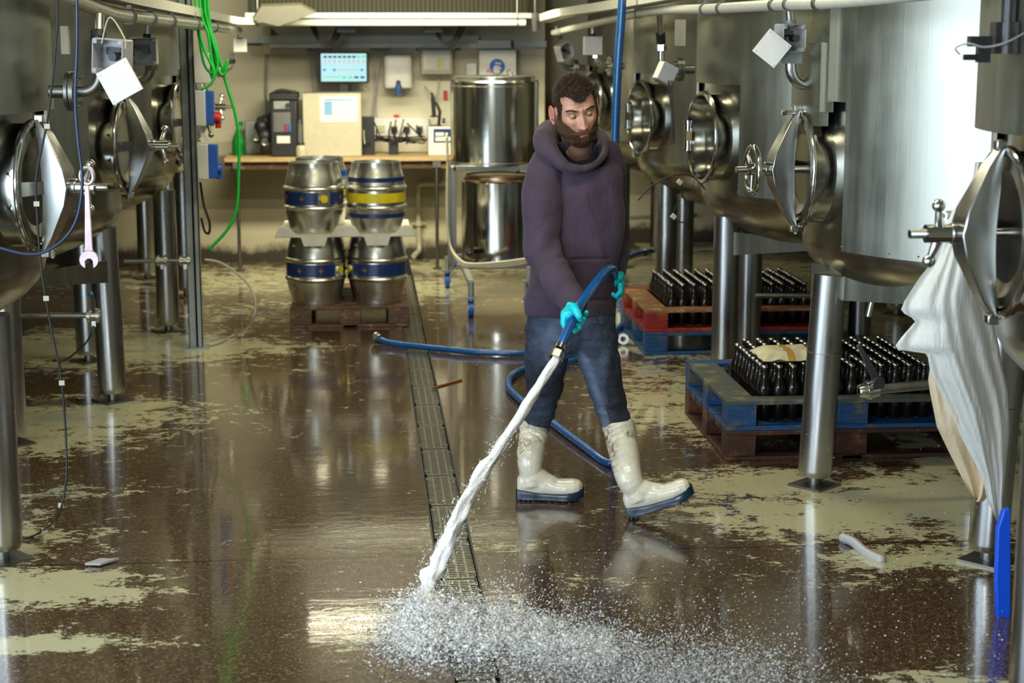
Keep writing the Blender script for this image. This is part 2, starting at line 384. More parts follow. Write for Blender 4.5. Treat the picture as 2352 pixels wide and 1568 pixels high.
def make_floor():
    xs = []; st = 0.05
    a = [-4.6 + st * i for i in range(int((DX0 + 4.6) / st))] + [DX0]; b = [DX1 + st * i for i in range(int((5.6 - DX1) / st))] + [5.6]
    ys = [-2.6 + 0.4 * i for i in range(14)] + [3.2 + 0.05 * i for i in range(int(13.0 / 0.05))] + [16.2]
    V = []; Fc = []
    for xx in (a, b):
        n0 = len(V); nx = len(xx)
        for y in ys:
            for x in xx: V.append((x, y, 0))
        for j in range(len(ys) - 1):
            for i in range(nx - 1): Fc.append((n0 + j * nx + i, n0 + j * nx + i + 1, n0 + (j + 1) * nx + i + 1, n0 + (j + 1) * nx + i))
    me = bpy.data.meshes.new('floor'); me.from_pydata(V, [], Fc); me.materials.append(M['floor'])
    pa = me.attributes.new('paint', 'FLOAT', 'POINT'); we = me.attributes.new('wet', 'FLOAT', 'POINT')
    vals = [floor_vals(v[0], v[1]) for v in V]
    pa.data.foreach_set('value', [q[0] for q in vals]); we.data.foreach_set('value', [q[1] for q in vals])
    o = bpy.data.objects.new('floor', me); COL.objects.link(o); o['kind'] = 'structure'
make_floor()
WY = 15.0
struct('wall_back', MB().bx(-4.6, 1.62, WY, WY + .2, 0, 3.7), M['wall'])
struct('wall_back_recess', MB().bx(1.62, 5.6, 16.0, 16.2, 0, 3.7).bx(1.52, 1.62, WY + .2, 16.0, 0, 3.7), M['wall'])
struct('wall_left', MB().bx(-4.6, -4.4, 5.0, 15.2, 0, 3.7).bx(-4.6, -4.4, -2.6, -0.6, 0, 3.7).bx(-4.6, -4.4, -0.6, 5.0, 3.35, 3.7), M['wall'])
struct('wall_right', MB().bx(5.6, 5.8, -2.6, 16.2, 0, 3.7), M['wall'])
struct('wall_front', MB().bx(-4.6, 5.8, -2.8, -2.6, 0, 3.7), M['wall'])
struct('ceiling', MB().bx(-4.6, 5.8, -2.8, 16.2, 3.7, 3.8), M['ceil'])
ch = MB(); ch.bx(DX0, DX1, 3.5, 14.1, -.10, -.09); ch.bx(DX0 - .004, DX0 + .004, 3.5, 14.1, -.1, .001); ch.bx(DX1 - .004, DX1 + .004, 3.5, 14.1, -.1, .001); ch.bx(DX0, DX1, 14.09, 14.1, -.1, 0); ch.bx(DX0, DX1, 3.5, 3.51, -.1, 0)
struct('trim_1', ch, M['black'])
# drain grates
GL = 0.485
def grate():
    m = MB(); w_ = DX1 - DX0 - .014; x0 = -w_ / 2
    m.bx(x0, x0 + .008, 0, GL, -.02, 0); m.bx(-x0 - .008, -x0, 0, GL, -.02, 0); m.bx(x0, -x0, 0, .012, -.02, 0); m.bx(x0, -x0, GL - .012, GL, -.02, 0)
    for k in range(1, 23): y = k * GL / 23; m.bx(x0, -x0, y - .0055, y + .0055, -.016, 0)
    for x in (-.036, 0, .036): m.bx(x - .004, x + .004, 0, GL, -.016, .001)
    for y in (.06, GL - .07):
        for s_ in (-1, 1): m.bx(s_ * w_ / 2 - .022 * (s_ > 0), s_ * w_ / 2 + .022 * (s_ < 0), y, y + .02, -.016, .0015)
    return m.mesh('drain_grate')
GM = plain('wet_grate_iron', (0.24, 0.235, 0.19), 0.22, 0.7, 0.3, 30)
gme = grate(); gme.materials.append(GM)
for i in range(19):
    y = 14.05 - (i + 1) * .5
    o = bpy.data.objects.new('drain_grate', gme); COL.objects.link(o); o.location = ((DX0 + DX1) / 2 + random.uniform(-.003, .003), y, -.004 - random.random() * .003)
    o.rotation_euler = (0, 0, random.uniform(-.006, .006))
    tag(o, 'dark slotted iron grate set in the floor drain channel', 'drain grate', 'grates covering the floor drain')

# ------------------------------------------------------------------ tanks
def frame(nang):
    n = Vector((math.cos(nang), math.sin(nang), 0)); u = Vector((-n.y, n.x, 0)); return n, u, Vector((0, 0, 1))
def bezel(c, n, u, v, rx, rz, tube_r, m, k=40):
    m.tube([c + u * rx * math.cos(2 * PI * i / k) + v * rz * math.sin(2 * PI * i / k) for i in range(k)], tube_r, 10, closed=True)
def tank(name, cx, cy, R, nang, label, legs, b=.36, zt=1.08, top=3.2, mz=1.405, door='wheel', hb=0.0, gus=None, panel=None):
    root = empty(name, (cx, cy, 0), label, 'tank')
    ri = R - .035; prof = []
    for i in range(0, 13):
        a = PI / 2 * i / 12; prof.append((max(.001, ri * math.sin(a)), zt - b * math.cos(a)))
    prof += [(ri, zt + .6), (ri, top)]
    part('shell', MB().lathe(prof, (cx, cy, 0), 72), M['bowl'], root)
    na = math.degrees(nang); wa = 17; c = MB(); c0 = (cx, cy)
    c.patch(c0, R, na + wa, na + 360 - wa, zt, mz + .30, .012, 80)
    c.patch(c0, R, na - wa, na + 360 - wa, mz + .30, top, .012, 90)
    k = [na + wa + (360 - 2 * wa) * i / 44 for i in range(45)]
    for a in k:
        a = math.radians(a); c.sphere((cx + (R + .001) * math.cos(a), cy + (R + .001) * math.sin(a), zt + .02), .004, 6)
    part('cladding', c, M['clad'], root)
    n, u, v = frame(nang); P = Vector((cx, cy, mz)) + n * (ri + .01)
    # manway: neck, flange ring, door
    RX, RZ = .205, .245
    m = MB(); nk = []
    for (rr, d) in ((1.0, -.07), (1.0, .05), (1.06, .055), (1.06, .075), (.97, .078), (.95, .05), (.95, -.07)):
        nk.append((P + n * d, u * RX * rr, v * RZ * rr))
    m.loft(nk, 48, cap=False); bezel(P + n * .072, n, u, v, RX * 1.03, RZ * 1.03, .009, m)
    mw = part('manway', m, M['polish'], root)
    m = MB()
    if door == 'open':   # door swung inwards: oval plate inside, hinge bracket outside
        C = P + n * -.06 + u * .02
        m.loft([(C, u * RX * .9, v * RZ * .9), (C - n * .03, u * RX * .86, v * RZ * .86), (C - n * .07, u * RX * .55, v * RZ * .55), (C - n * .085, u * .01, v * .01)], 40)
        part('door', m, M['dullsteel'], mw)
        m = MB(); q = P + n * .075 - u * math.copysign(.19, 1)
        m.cyl(q + v * -.075, q + v * .075, .024, n=18); m.cyl(q + v * .075, q + v * .087, .03, n=18); m.cyl(q - v * .087, q - v * .075, .03, n=18); m.box(q + u * .06, (.02, .02, .09)); m.prism([q + v * .03, q - v * .03, q - v * .025 + u * .1, q + v * .025 + u * .1], n * .02)
        part('hinge', m, M['polish'], mw)
    else:
        C = P + n * .055
        m.loft([(C, u * RX * .93, v * RZ * .93), (C + n * .012, u * RX * .93, v * RZ * .93), (C + n * .02, u * RX * .8, v * RZ * .8), (C - n * .02, u * RX * .45, v * RZ * .45), (C - n * .03, u * .01, v * .01)], 40)
        part('door', m, M['bowl'], mw)
        m = MB(); th = lambda w0, d, z: [C + n * d + v * z - u * w0, C + n * d + v * z + u * w0]
        # pressed yoke: wide plate, deep at the boss, narrow at its tips
        rows = [(.018, .03, .262), (.035, .075, .20), (.052, .14, .07), (.055, .155, 0), (.052, .14, -.07), (.035, .075, -.20), (.018, .03, -.262)]
        V = []; Fc = []
        for (w0, d, z) in rows:
            a, b2 = th(w0, d, z); e, f = th(w0, d * .25 + .012, z * 1.0); V += [a, b2, f, e]
        for i in range(len(rows) - 1):
            for kk in range(4): k2 = (kk + 1) % 4; Fc.append((i * 4 + kk, i * 4 + k2, i * 4 + 4 + k2, i * 4 + 4 + kk))
        Fc += [(3, 2, 1, 0), tuple(len(rows) * 4 - 4 + q for q in range(4))]
        m.add(V, Fc)
        m.cyl(C + n * .10, C + n * .175, .032, n=20)
        m.box(C + v * .262 + n * .03, (.035, .035, .03)); m.box(C - v * .262 + n * .03, (.035, .035, .03))
        part('yoke', m, M['leg'], mw, bevel=.004)
        m = MB(); q = P + n * .05 + u * (-RX * .9)
        sg = -1
        m.cyl(q + v * -.06, q + v * .06, .016, n=14); m.prism([q + v * .03, q - v * .03, C - v * .02 + n * .09, C + v * .02 + n * .09], u * .012); m.cyl(q + v * .06, q + v * .07, .022, n=14); m.cyl(q - v * .07, q - v * .06, .022, n=14)
        part('hinge', m, M['polish'], mw)
        m = MB(); m.cyl(C + n * .0, C + n * .30, .013, n=14)
        for i in range(16): m.torus(C + n * (.235 + i * .004), .013, .0016, n, 14, 5)
        part('spindle', m, M['polish'], mw)
        m = MB(); W = C + n * .225
        if door == 'wheel':
            m.torus(W, .10, .012, n, 40, 12); m.cyl(W - n * .03, W + n * .03, .026, n=18)
            for kk in range(3):
                a = 2 * PI * kk / 3 + .4; m.cyl(W, W + (u * math.cos(a) + v * math.sin(a)) * .098, .010, .008, n=10)
            part('handwheel', m, M['polish'], mw)
        else:
            d = (v * .95 + n * .18 + u * .25).normalized(); W = C + n * .205
            m.cyl(C + n * .165, C + n * .25, .028, n=18); m.capsule([W, W + d * .075], [.018, .011]); m.sphere(W + d * .09, .020)
            d2 = (-v * .9 + n * .25 - u * .2).normalized(); m.capsule([W, W + d2 * .075], [.018, .011]); m.sphere(W + d2 * .09, .020)
            part('tee_handle', m, M['polish'], mw)
    # legs
    for (lx, ly, lean) in legs:
        m = MB(); zt_ = zt - .02; bt = Vector((lx, ly, .05)); tp = Vector((lx + lean[0], ly + lean[1], zt_))
        tp_z = zt - b * .35; f = (tp_z - .05) / (zt_ - .05); tp = bt.lerp(tp, f)
        m.tube([bt, bt + (tp - bt) * .02, bt.lerp(tp, .03), tp], [.070, .074, .075, .075], 28)
        if hb: q = bt.lerp(tp, .62); m.torus(q, .0755, .0025, (0, 0, 1), 28, 6)
        lg = part('leg', m, M['leg'], root)
        m = MB(); m.cyl((lx, ly, .008), (lx, ly, .06), .028, n=16); m.box((lx, ly, .005), (.17, .17, .01), Matrix.Rotation(.7, 3, 'Z'))
        part('foot', m, M['dullsteel'], lg)
    if gus:
        for (a, b2, zz, zd, ov) in gus:
            a = Vector((*a, 0)); b2 = Vector((*b2, 0)); d = (b2 - a).normalized().cross(Vector((0, 0, 1))) * .008
            part('gusset_plate', MB().prism([a + v * zz, b2 + v * zz, b2 + v * (zz - zd * .35), a + v * (zz - zd)], d), M['clad'], root)
    if panel:
        for (a0, a1, z0, z1, t) in panel:
            part('cover_panel', MB().patch(c0, R + t, na + a0, na + a1, z0, z1, t, 12), M['clad'], root)
    return root
RR = 1.07
R1 = tank('fermenting_tank', 3.02, 7.38, RR, math.radians(184), 'large stainless steel tank with chrome handwheel on its manway, brightly lit by daylight', [(G(1870, 1115).x, G(1870, 1115).y, (.045, .0)), (G(2268, 1288).x, G(2268, 1288).y, (.03, 0)), (3.9, 7.6, (0, 0)), (3.1, 8.2, (0, 0))], b=.36, hb=1,
          gus=[((2.0, 7.36), (2.42, 6.42), .98, .16, 0)], panel=[(-20, 12, 1.66, 2.6, .03), (-6, 10, 1.6, 1.95, .045)])
R2 = tank('fermenting_tank', 3.02, 9.75, RR, math.radians(191), 'stainless steel tank with open oval manway, behind the two bottle pallets', [(2.10, 9.62, (0, 0)), (2.34, 10.0 + .05, (0, 0)), (3.9, 9.4, (0, 0)), (3.2, 10.6, (0, 0))], b=.43, zt=1.1, door='open', gus=[((2.1, 9.6), (2.5, 9.1), .86, .14, 0)])
R3 = tank('fermenting_tank', 3.02, 12.1, RR, math.radians(195), 'stainless steel tank with open oval manway, directly behind the blue vertical hose', [(2.16, 11.9, (0, 0)), (2.42, 12.6, (0, 0)), (3.8, 11.7, (0, 0))], b=.4, zt=1.1, door='open')
R4 = tank('fermenting_tank', 3.02, 14.6, RR, math.radians(195), 'farthest stainless steel tank of the right row, mostly hidden beside the back wall', [(2.2, 14.3, (0, 0)), (2.7, 15.3, (0, 0))], b=.4, zt=1.1, door='open')
R0 = tank('fermenting_tank', 3.02, 4.95, RR, math.radians(182), 'nearest right tank cut by the picture edge, its T-handled manway holding a plastic bag', [(G(2372, 1612).x, G(2372, 1612).y, (0, 0)), (3.3, 4.1, (0, 0)), (3.9, 5.3, (0, 0))], b=.36, door='tee', panel=[(-16, 24, 1.70, 2.3, .06)])
LX = -2.33
L1 = tank('fermenting_tank', LX, 7.0, RR, math.radians(-14), 'nearest left tank with T-handled manway and a wrench hanging from it', [(G(8, 1285).x, G(8, 1285).y, (0, 0)), (G(28, 1020).x, G(28, 1020).y, (0, 0)), (-3.0, 7.4, (0, 0))], door='tee', panel=[(-18, 17, 1.69, 2.3, .03)])
L2 = tank('fermenting_tank', LX, 9.33, RR, math.radians(-10), 'second left tank, its manway yoke sticking out towards the aisle', [(G(260, 920).x, G(260, 920).y, (-.02, 0)), (G(205, 830).x, G(205, 830).y, (0, 0)), (-3.1, 9.0, (0, 0))], door='tee', gus=[((-1.35, 9.1), (-1.8, 8.4), .8, .12, 0)])
L3 = tank('fermenting_tank', LX + .04, 11.68, RR, math.radians(-10), 'third left tank, standing behind the grey strut post', [(G(388, 760).x, G(388, 760).y, (0, 0)), (G(430, 680).x, G(430, 680).y, (0, 0))], door='tee')
L4 = tank('fermenting_tank', LX, 13.85, 1.0, math.radians(-8), 'farthest left tank, beside the wooden counter', [(G(340, 640).x, G(340, 640).y, (0, 0)), (-1.5, 13.5, (0, 0)), (-1.7, 14.4, (0, 0))], door='tee')

# pipework fixed to each tank: flange, elbow, nut, cable box
def bolts(m, c, n, r, k, s=.009):
    u = n.orthogonal().normalized(); w_ = n.cross(u)
    for i in range(k):
        a = 2 * PI * i / k + .4; q = c + (u * math.cos(a) + w_ * math.sin(a)) * r; m.cyl(q - n * .012, q + n * .018, s, n=6); m.cyl(q + n * .018, q + n * .026, s * .55, n=8)
def fitting(root, fl, n, side, rf=.065, rp=.023, up=.17, out=.10, top=None, mat='steel', fm='steel'):
    """fl: flange centre, n: outward normal"""
    fl = Vector(fl); n = Vector(n).normalized(); m = MB()
    m.cyl(fl - n * .10, fl - n * .012, rp * 1.2, n=20); m.cyl(fl - n * .028, fl - n * .012, rf, n=30)
    m.cyl(fl - n * .010, fl + n * .010, rf, n=30); bolts(m, fl, n, rf * .75, 6)
    f = part('flange', m, M[fm], root, bevel=.002)
    m = MB(); pts = [fl, fl + n * .035]; Rb = out - .035
    for i in range(0, 10):
        a = PI / 2 * i / 9; pts.append(fl + n * (.035 + Rb * math.sin(a)) + Vector((0, 0, Rb * (1 - math.cos(a)))))
    e = fl + n * out + Vector((0, 0, up)); pts.append(e)
    m.tube(pts, rp, 20); part('elbow_pipe', m, M[mat], root)
    m = MB(); m.cyl(e - Vector((0, 0, .012)), e + Vector((0, 0, .022)), rp * 1.55, n=6); m.cyl(e + Vector((0, 0, .022)), e + Vector((0, 0, .07)), rp * .8, n=16)
    part('pipe_nut', m, M['polish'], root, smooth=20)
    return e
def jbox(root, c, s, ang, kind, tilt=0.0, lid=None, label=None):
    """square cable box facing ang (deg about z), kind open/closed"""
    Rm = Matrix.Rotation(math.radians(ang), 3, 'Z') @ Matrix.Rotation(math.radians(tilt), 3, 'Y'); c = Vector(c); h = s / 2; d = s * .6
    m = MB(); t = .006
    def b_(x, y, z, dx, dy, dz): m.box(c + Rm @ Vector((x, y, z)), (dx, dy, dz), Rm)
    if kind == 'open':
        b_(0, d / 2, 0, s, t, s); b_(-h, 0, 0, t, d, s); b_(h, 0, 0, t, d, s); b_(0, 0, h, s, d, t); b_(0, 0, -h, s, d, t)
        for a in (-1, 1):
            for b in (-1, 1): b_(a * (h - .010), -.002, b * (h - .010), .018, d, .018)
    else:
        b_(0, 0, 0, s, d, s); b_(0, -d / 2 - .004, 0, s * 1.02, .010, s * 1.02)
    bx = part('cable_box', m, M['white'] if kind != 'open' else M['grey'], root, bevel=.003)
    if kind == 'open':
        m = MB(); q = c + Rm @ Vector((.1 * s, .1 * d, .0)); ax = Rm @ Vector((0, -1, 0))
        m.cyl(q, q + ax * .03, s * .13, n=16); m.box(c + Rm @ Vector((-.05 * s, .3 * d, .02)), (s * .5, .01, s * .22), Rm)
        m.tube([c + Rm @ Vector((-.25 * s + .14 * s * math.cos(a), -.1 * d, .25 * s * math.sin(a))) for a in [PI * .6 + i * .25 for i in range(9)]], .003, 6)
        part('terminal', m, M['blackp'], bx)
        if lid:
            lc, la, lt = lid; L = Matrix.Rotation(math.radians(la), 3, 'Z') @ Matrix.Rotation(math.radians(lt), 3, 'Y'); m = MB(); lc = Vector(lc)
            m.box(lc, (s * 1.02, .012, s * 1.02), L)
            for a in (-1, 1):
                for b in (-1, 1): q = lc + L @ Vector((a * s * .42, -.007, b * s * .42)); m.cyl(q, q + L @ Vector((0, -.002, 0)), .004, n=8)
            part('box_lid', m, M['white'], bx, bevel=.003)
    return bx
def conduit(root, a, b, r=.013, mid='black', mat='steel'):
    m = MB(); a = Vector(a); b = Vector(b); m.cyl(a, b, r, n=14)
    part('conduit', m, M[mat], root)
    m = MB(); m.cyl(a.lerp(b, .05), a.lerp(b, .32), r * 1.5, n=12); part('cable_gland', m, M[mid], root)
Z = Vector((0, 0, 1))
# R1
fl = at(1872, 195, 7.28); e = fitting(R1, fl, (-1, -.12, 0), -1, .076, .024, .14, .115, mat='leg')
c = at(1815, 88, 7.16); jbox(R1, c, .115, 22, 'open', 0, (at(1773, 111, 7.08), -8, 38)); conduit(R1, c + Z * .05, at(1812, 12, 7.15), .016, 'galv')
m = MB(); q = at(1815, 132, 7.18); m.box(q, (.09, .05, .05)); part('bracket', m, M['galv'], R1)
m = MB(); q = at(1832, 258, 7.3); m.cyl(q, q + Vector((-.06, 0, 0)), .009, n=12); m.cyl(q + Vector((-.07, 0, 0)), q + Vector((-.05, 0, 0)), .013, n=6); part('stop_bolt', m, M['polish'], R1)
m = MB(); q = at(2113, 508, 6.35); nn = (q - Vector((3.02, 7.38, q.z))).normalized(); q = Vector((3.02, 7.38, q.z)) + nn * RR
m.lathe([(.010, .0), (.010, .045), (.018, .045), (.018, .0)], q, 20, nn.to_track_quat('Z', 'Y').to_matrix()); part('thermometer_pocket', m, M['polish'], R1)
m = MB(); q = at(2002, 700, 7.0); m.cyl(q + Vector((.012, 0, .16)), q + Vector((0, 0, .0)), .009, n=12); m.cyl(q + Z * .01, q - Vector((.012, 0, .05)), .014, n=14); part('sample_tap', m, M['polish'], R1)
# R2
fl = at(1556, 160, 9.7); e = fitting(R2, fl, (-1, -.15, 0), -1, .065, .02, .12, .10, fm='dullsteel')
conduit(R2, e + Z * .02, at(1514, 20, 9.6), .018)
jbox(R2, at(1528, 168, 9.45), .10, 15, 'closed', 25)
m = MB(); m.bx(*(at(1550, 75, 9.7).x, at(1572, 75, 9.7).x, 9.66, 9.70, at(1560, 105, 9.7).z, at(1560, 45, 9.7).z)); part('cover_plate', m, M['cream'], R2)
for k in (0, 1): 
    p_ = smoothpath([at(1535 + 8 * k, 185, 9.4), at(1545, 270, 9.4), at(1548 - 6 * k, 330, 9.4)]); part('cable', MB().tube(p_, .004, 6), M['black'], R2)
# R3
fl = at(1402, 152, 12.0); e = fitting(R3, fl, (-1, -.15, 0), -1, .07, .02, .07, .11); jbox(R3, at(1361, 105, 11.95), .125, 0, 'closed'); conduit(R3, at(1361, 85, 11.95), at(1360, 60, 11.95), .014)
# R4
fl = at(1318, 156, 14.3); e = fitting(R4, fl, (-1, -.2, 0), -1, .07, .022, .08, .12, mat='dullsteel'); jbox(R4, at(1296, 118, 14.2), .13, 35, 'open', -20); conduit(R4, at(1290, 92, 14.2), at(1276, 60, 14.2), .01)
# R0
fl = at(2385, 215, 4.95); e = fitting(R0, fl, (-1, -.12, 0), -1, .08, .026, .16, .085, mat='leg', fm='galv')
m = MB(); q = at(2315, 75, 4.85); m.cyl(q - Z * .06, q + Z * .03, .036, n=18); m.box(q + Vector((-.02, 0, -.015)), (.05, .05, .09)); m.cyl(q + Z * .03, q + Z * .12, .022, n=16); part('valve_actuator', m, M['blackp'], R0)
m = MB(); q = at(2250, 95, 4.82); m.box(q, (.065, .03, .03)); m.box(q + Vector((.012, 0, -.035)), (.035, .03, .05)); m.cyl(q + Vector((.005, 0, -.045)), q + Vector((-.045, 0, -.045)), .009, n=12); part('sensor', m, M['blackp'], R0)
m = MB(); m.tube(smoothpath([at(2205, 126, 4.8), at(2195, 110, 4.8), at(2225, 100, 4.78), at(2262, 108, 4.78), at(2310, 98, 4.78), at(2360, 72, 4.8)]), .003, 8); part('sensor_cable', m, M['grey'], R0)
# L1
fl = at(172, 210, 6.85); e = fitting(L1, fl, (1, -.1, 0), 1, .078, .022, .10, .10, mat='dullsteel', fm='dullsteel')
c = at(258, 130, 6.7); jbox(L1, c, .13, -24, 'open', 4, (at(275, 187, 6.6), -10, -28)); conduit(L1, at(226, 92, 6.75), at(228, 35, 6.8), .02)
m = MB(); m.tube(smoothpath([at(233, 100, 6.66), at(252, 40, 6.66), at(285, 85, 6.62), at(288, 112, 6.62)]), .003, 8); part('cable', m, M['cream'], L1)
m = MB(); q = at(150, 92, 7.0); m.box(q, (.03, .04, .11)); part('sight_bracket', m, M['cream'], L1)
# L2
fl = at(300, 187, 9.2); e = fitting(L2, fl, (1, -.15, 0), 1, .06, .025, .07, .11, mat='dullsteel', fm='dullsteel'); jbox(L2, at(330, 118, 9.1), .135, 0, 'open'); conduit(L2, at(337, 90, 9.1), at(340, 50, 9.1), .014)
# L4
fl = at(508, 160, 13.8); e = fitting(L4, fl, (1, -.2, 0), 1, .06, .018, .06, .09); jbox(L4, at(552, 104, 13.7), .10, 0, 'closed'); conduit(L4, at(552, 92, 13.7), at(545, 72, 13.7), .012)

# pipe runs overhead
def run(name, pts, r, mat, label, cat='pipe', clamps=(), flat=None):
    root = empty(name, Vector(pts[0]), label, cat); P = smoothpath(pts, 8)
    if flat:
        m = MB(); w_, h_ = flat
        for a, b in zip(P[:-1], P[1:]):
            d = (b - a); s_ = d.normalized().cross(Z).normalized() * w_ / 2; u_ = Z * h_
            m.add([a - s_, a + s_, a + s_ + u_, a - s_ + u_, b - s_, b + s_, b + s_ + u_, b - s_ + u_], [(0, 1, 2, 3), (4, 7, 6, 5), (0, 4, 5, 1), (1, 5, 6, 2), (2, 6, 7, 3), (3, 7, 4, 0)])
        part('tray', m, M[mat], root)
    else: part('pipe', MB().tube(P, r, 20), M[mat], root)
    for k in clamps:
        i = min(len(P) - 2, int(k * (len(P) - 1))); m = MB(); d = (P[i + 1] - P[i]).normalized(); m.cyl(P[i] - d * .008, P[i] + d * .008, r * 1.25, n=16)
        m.cyl(P[i] - d * .03, P[i] - d * .022, r * 1.2, n=16); m.box(P[i] + Z * r * 1.5, (.02, .02, .05)); part('pipe_clamp', m, M['dullsteel'], root)
    return root
run('steel_pipe', [at(40, -60, 5.6), at(240, 26, 7.4), at(345, 43, 8.5), at(430, 53, 9.7), at(490, 62, 11.3), at(548, 70, 13.6)], .030, 'steel', 'round steel pipe running overhead along the left tanks', clamps=(.3, .42, .52, .65, .8))
run('cable_tray', [at(60, -60, 5.8), at(262, 4, 7.6), at(450, 40, 10.5), at(530, 55, 12.8), at(575, 56, 13.4)], .03, 'pipe_lag', 'pale flat tray running overhead beside the left steel pipe', 'cable tray', flat=(.10, .05))
run('steel_pipe', [at(1272, 75, 13.6), at(1380, 50, 11.2), at(1500, 26, 9.6), at(1640, 20, 8.0), at(1800, 10, 6.9), at(1900, 6, 6.3), at(2110, -14, 5.5), at(2500, -60, 4.2)], .024, 'pipe_lag', 'pale lagged pipe running overhead along the right tanks', clamps=(.25, .42, .46, .56, .6, .7))
run('cable_tray', [at(1246, 52, 13.6), at(1300, 38, 12.4), at(1420, 22, 10.4), at(1600, -8, 8.6), at(1800, -40, 7.4)], .03, 'pipe_lag', 'pale flat tray running overhead above the right steel pipe', 'cable tray', flat=(.12, .055))
# pale tube and dark duct across the back
q0 = at(575, 52, 13.5); q1 = at(1207, 52, 13.5); m = MB(); m.cyl(q0, q1, .026, n=20)
t_ = empty('lagged_pipe', q0, 'long pale horizontal tube hung across the back under the dark duct', 'pipe'); part('pipe', m, M['pipe_lag'], t_)
for x in (592, 1188):
    a = at(x, 52, 13.5); part('hanger_rod', MB().cyl(a, a + Z * 1.62, .005, n=8).torus(a, .030, .005, (1, 0, 0), 16, 6), M['dullsteel'], t_)
a = at(575, 36, 13.9); b = at(1207, 40, 13.9)
d_ = MB().bx(a.x, b.x, 13.6, 14.5, a.z - .0, 2.95)
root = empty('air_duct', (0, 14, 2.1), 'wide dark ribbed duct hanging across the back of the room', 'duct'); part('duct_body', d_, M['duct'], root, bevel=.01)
part('duct_flange', MB().bx(a.x - .02, b.x + .02, 13.58, 13.62, a.z - .02, a.z + .02), M['galv'], root)
for x in (a.x + .2, b.x - .2): part('hanger_rod', MB().cyl((x, 14, 2.9), (x, 14, 3.7), .008, n=8), M['dullsteel'], root)
m = MB(); m.prism([at(580, 46, 13.3), at(640, 60, 13.3), at(725, 30, 13.3), at(690, 12, 13.3), at(600, 15, 13.3)], (0, .02, .02))
tag(m.build('board', M['oldboard'], None), 'thin pale board lying on top of the long tube at left', 'board')
# ------------------------------------------------------------------ back wall: counter and what stands or hangs there
YW = 14.995; CZ = .955
def wbox(x0, x1, y0, y1, yf, d, m=None):
    """box whose front face, at depth yf, covers the given rectangle; d = thickness to the back"""
    a = at(x0, y1, yf); b = at(x1, y0, yf); m = m or MB()
    if 332 <= y1 <= 336: a.z = CZ + .0005
    return m.bx(a.x, b.x, yf, yf + d, a.z, b.z)
CZ = .955; CY0 = 14.33
xl = at(514, 345, CY0).x; xr = at(1034, 345, CY0).x
root = empty('counter', (0, 14.65, 0), 'long wooden counter along the back wall with thin metal legs', 'counter')
part('worktop', MB().bx(xl, xr, CY0, YW, CZ - .035, CZ), M['counter'], root, bevel=.003)
part('rail', MB().bx(xl, xr, CY0 + .04, CY0 + .07, CZ - .10, CZ - .035), M['palletwood'], root)
for px in (545, 1003):
    x = at(px, 400, CY0 + .03).x
    m = MB(); m.cyl((x, CY0 + .03, .01), (x, CY0 + .03, CZ - .035), .015, n=14); m.box((x, CY0 + .03, CZ - .06), (.07, .04, .06)); m.cyl((x, CY0 + .03, 0), (x, CY0 + .03, .012), .04, n=16); part('leg', m, M['dullsteel'], root)
def on(px): return at(px, 335, 14.7)
# green spray bottle
x = at(547, 300, 14.65).x; root = empty('spray_bottle', (x, 14.65, CZ), 'green plastic spray bottle at the left end of the counter', 'bottle')
part('bottle_body', MB().lathe([(.001, CZ), (.055, CZ), (.057, CZ + .03), (.055, CZ + .12), (.03, CZ + .19), (.014, CZ + .22), (.014, CZ + .25)], (x, 14.65, 0), 24), M['greenb'], root)
part('spray_head', MB().bx(x - .02, x + .045, 14.635, 14.665, CZ + .25, CZ + .285).prism([(x + .03, 14.64, CZ + .25), (x + .04, 14.64, CZ + .25), (x + .02, 14.64, CZ + .19), (x + .012, 14.64, CZ + .2)], (0, .02, 0)), M['greenb'], root)
m = wbox(563, 600, 278, 335, 14.75, .1); tag(m.build('crate', M['galv'], None, bevel=.01), 'pale grey tub behind the green spray bottle', 'tub')
# coffee machine: black bag-like machine
root = empty('coffee_machine', (at(640, 335, 14.6).x, 14.6, CZ), 'tall black coffee machine on the counter left of the cream box', 'coffee machine')
part('body', wbox(622, 682, 228, 335, 14.45, .35), M['blackp'], root, bevel=.012)
m = wbox(618, 684, 214, 230, 14.43, .38); m.tube(smoothpath([at(622, 216, 14.5), at(645, 207, 14.5), at(680, 212, 14.5)]), .012, 10); part('top_lid', m, M['black'], root, bevel=.008)
part('control_panel', wbox(629, 664, 232, 250, 14.44, .01), M['galv'], root)
part('knob', MB().cyl(at(661, 241, 14.44), at(661, 241, 14.41), .018, n=18), M['blackp'], root)
part('drip_bay', wbox(628, 667, 258, 303, 14.44, .012), M['dullsteel'], root)
m = wbox(653, 658, 284, 304, 14.43, .01); part('red_strip', m, plain('dark_pink_plastic', (.35, .01, .06), .4), root); part('blue_strip', wbox(660, 665, 285, 302, 14.43, .01), M['bluepl'], root)
part('water_tray', wbox(636, 666, 312, 329, 14.44, .01), M['white'], root)
m = MB(); a = at(600, 300, 14.6)
for (px, py, r) in ((600, 290, .06), (608, 312, .07), (592, 318, .04)): m.sphere(at(px, py, 14.55), r, 16)
m.capsule([at(596, 275, 14.6), at(618, 262, 14.6), at(622, 300, 14.6)], [.025, .03, .03]); part('handle', m, M['black'], root)
for (px, py, r, l) in ((588, 316, .028, .05), (608, 326, .032, .05)):
    c = at(px, py, 14.42); c.z = max(c.z, CZ + r); o = MB().cyl(c, c + Vector((0, l, 0)), r, n=20).torus(c, r * .8, .006, (0, 1, 0), 20, 6).build('pipe_fitting', M['polish'], None); tag(o, 'small polished clamp fitting, %s of two beside the coffee machine' % ('left' if px < 600 else 'right'), 'fitting')
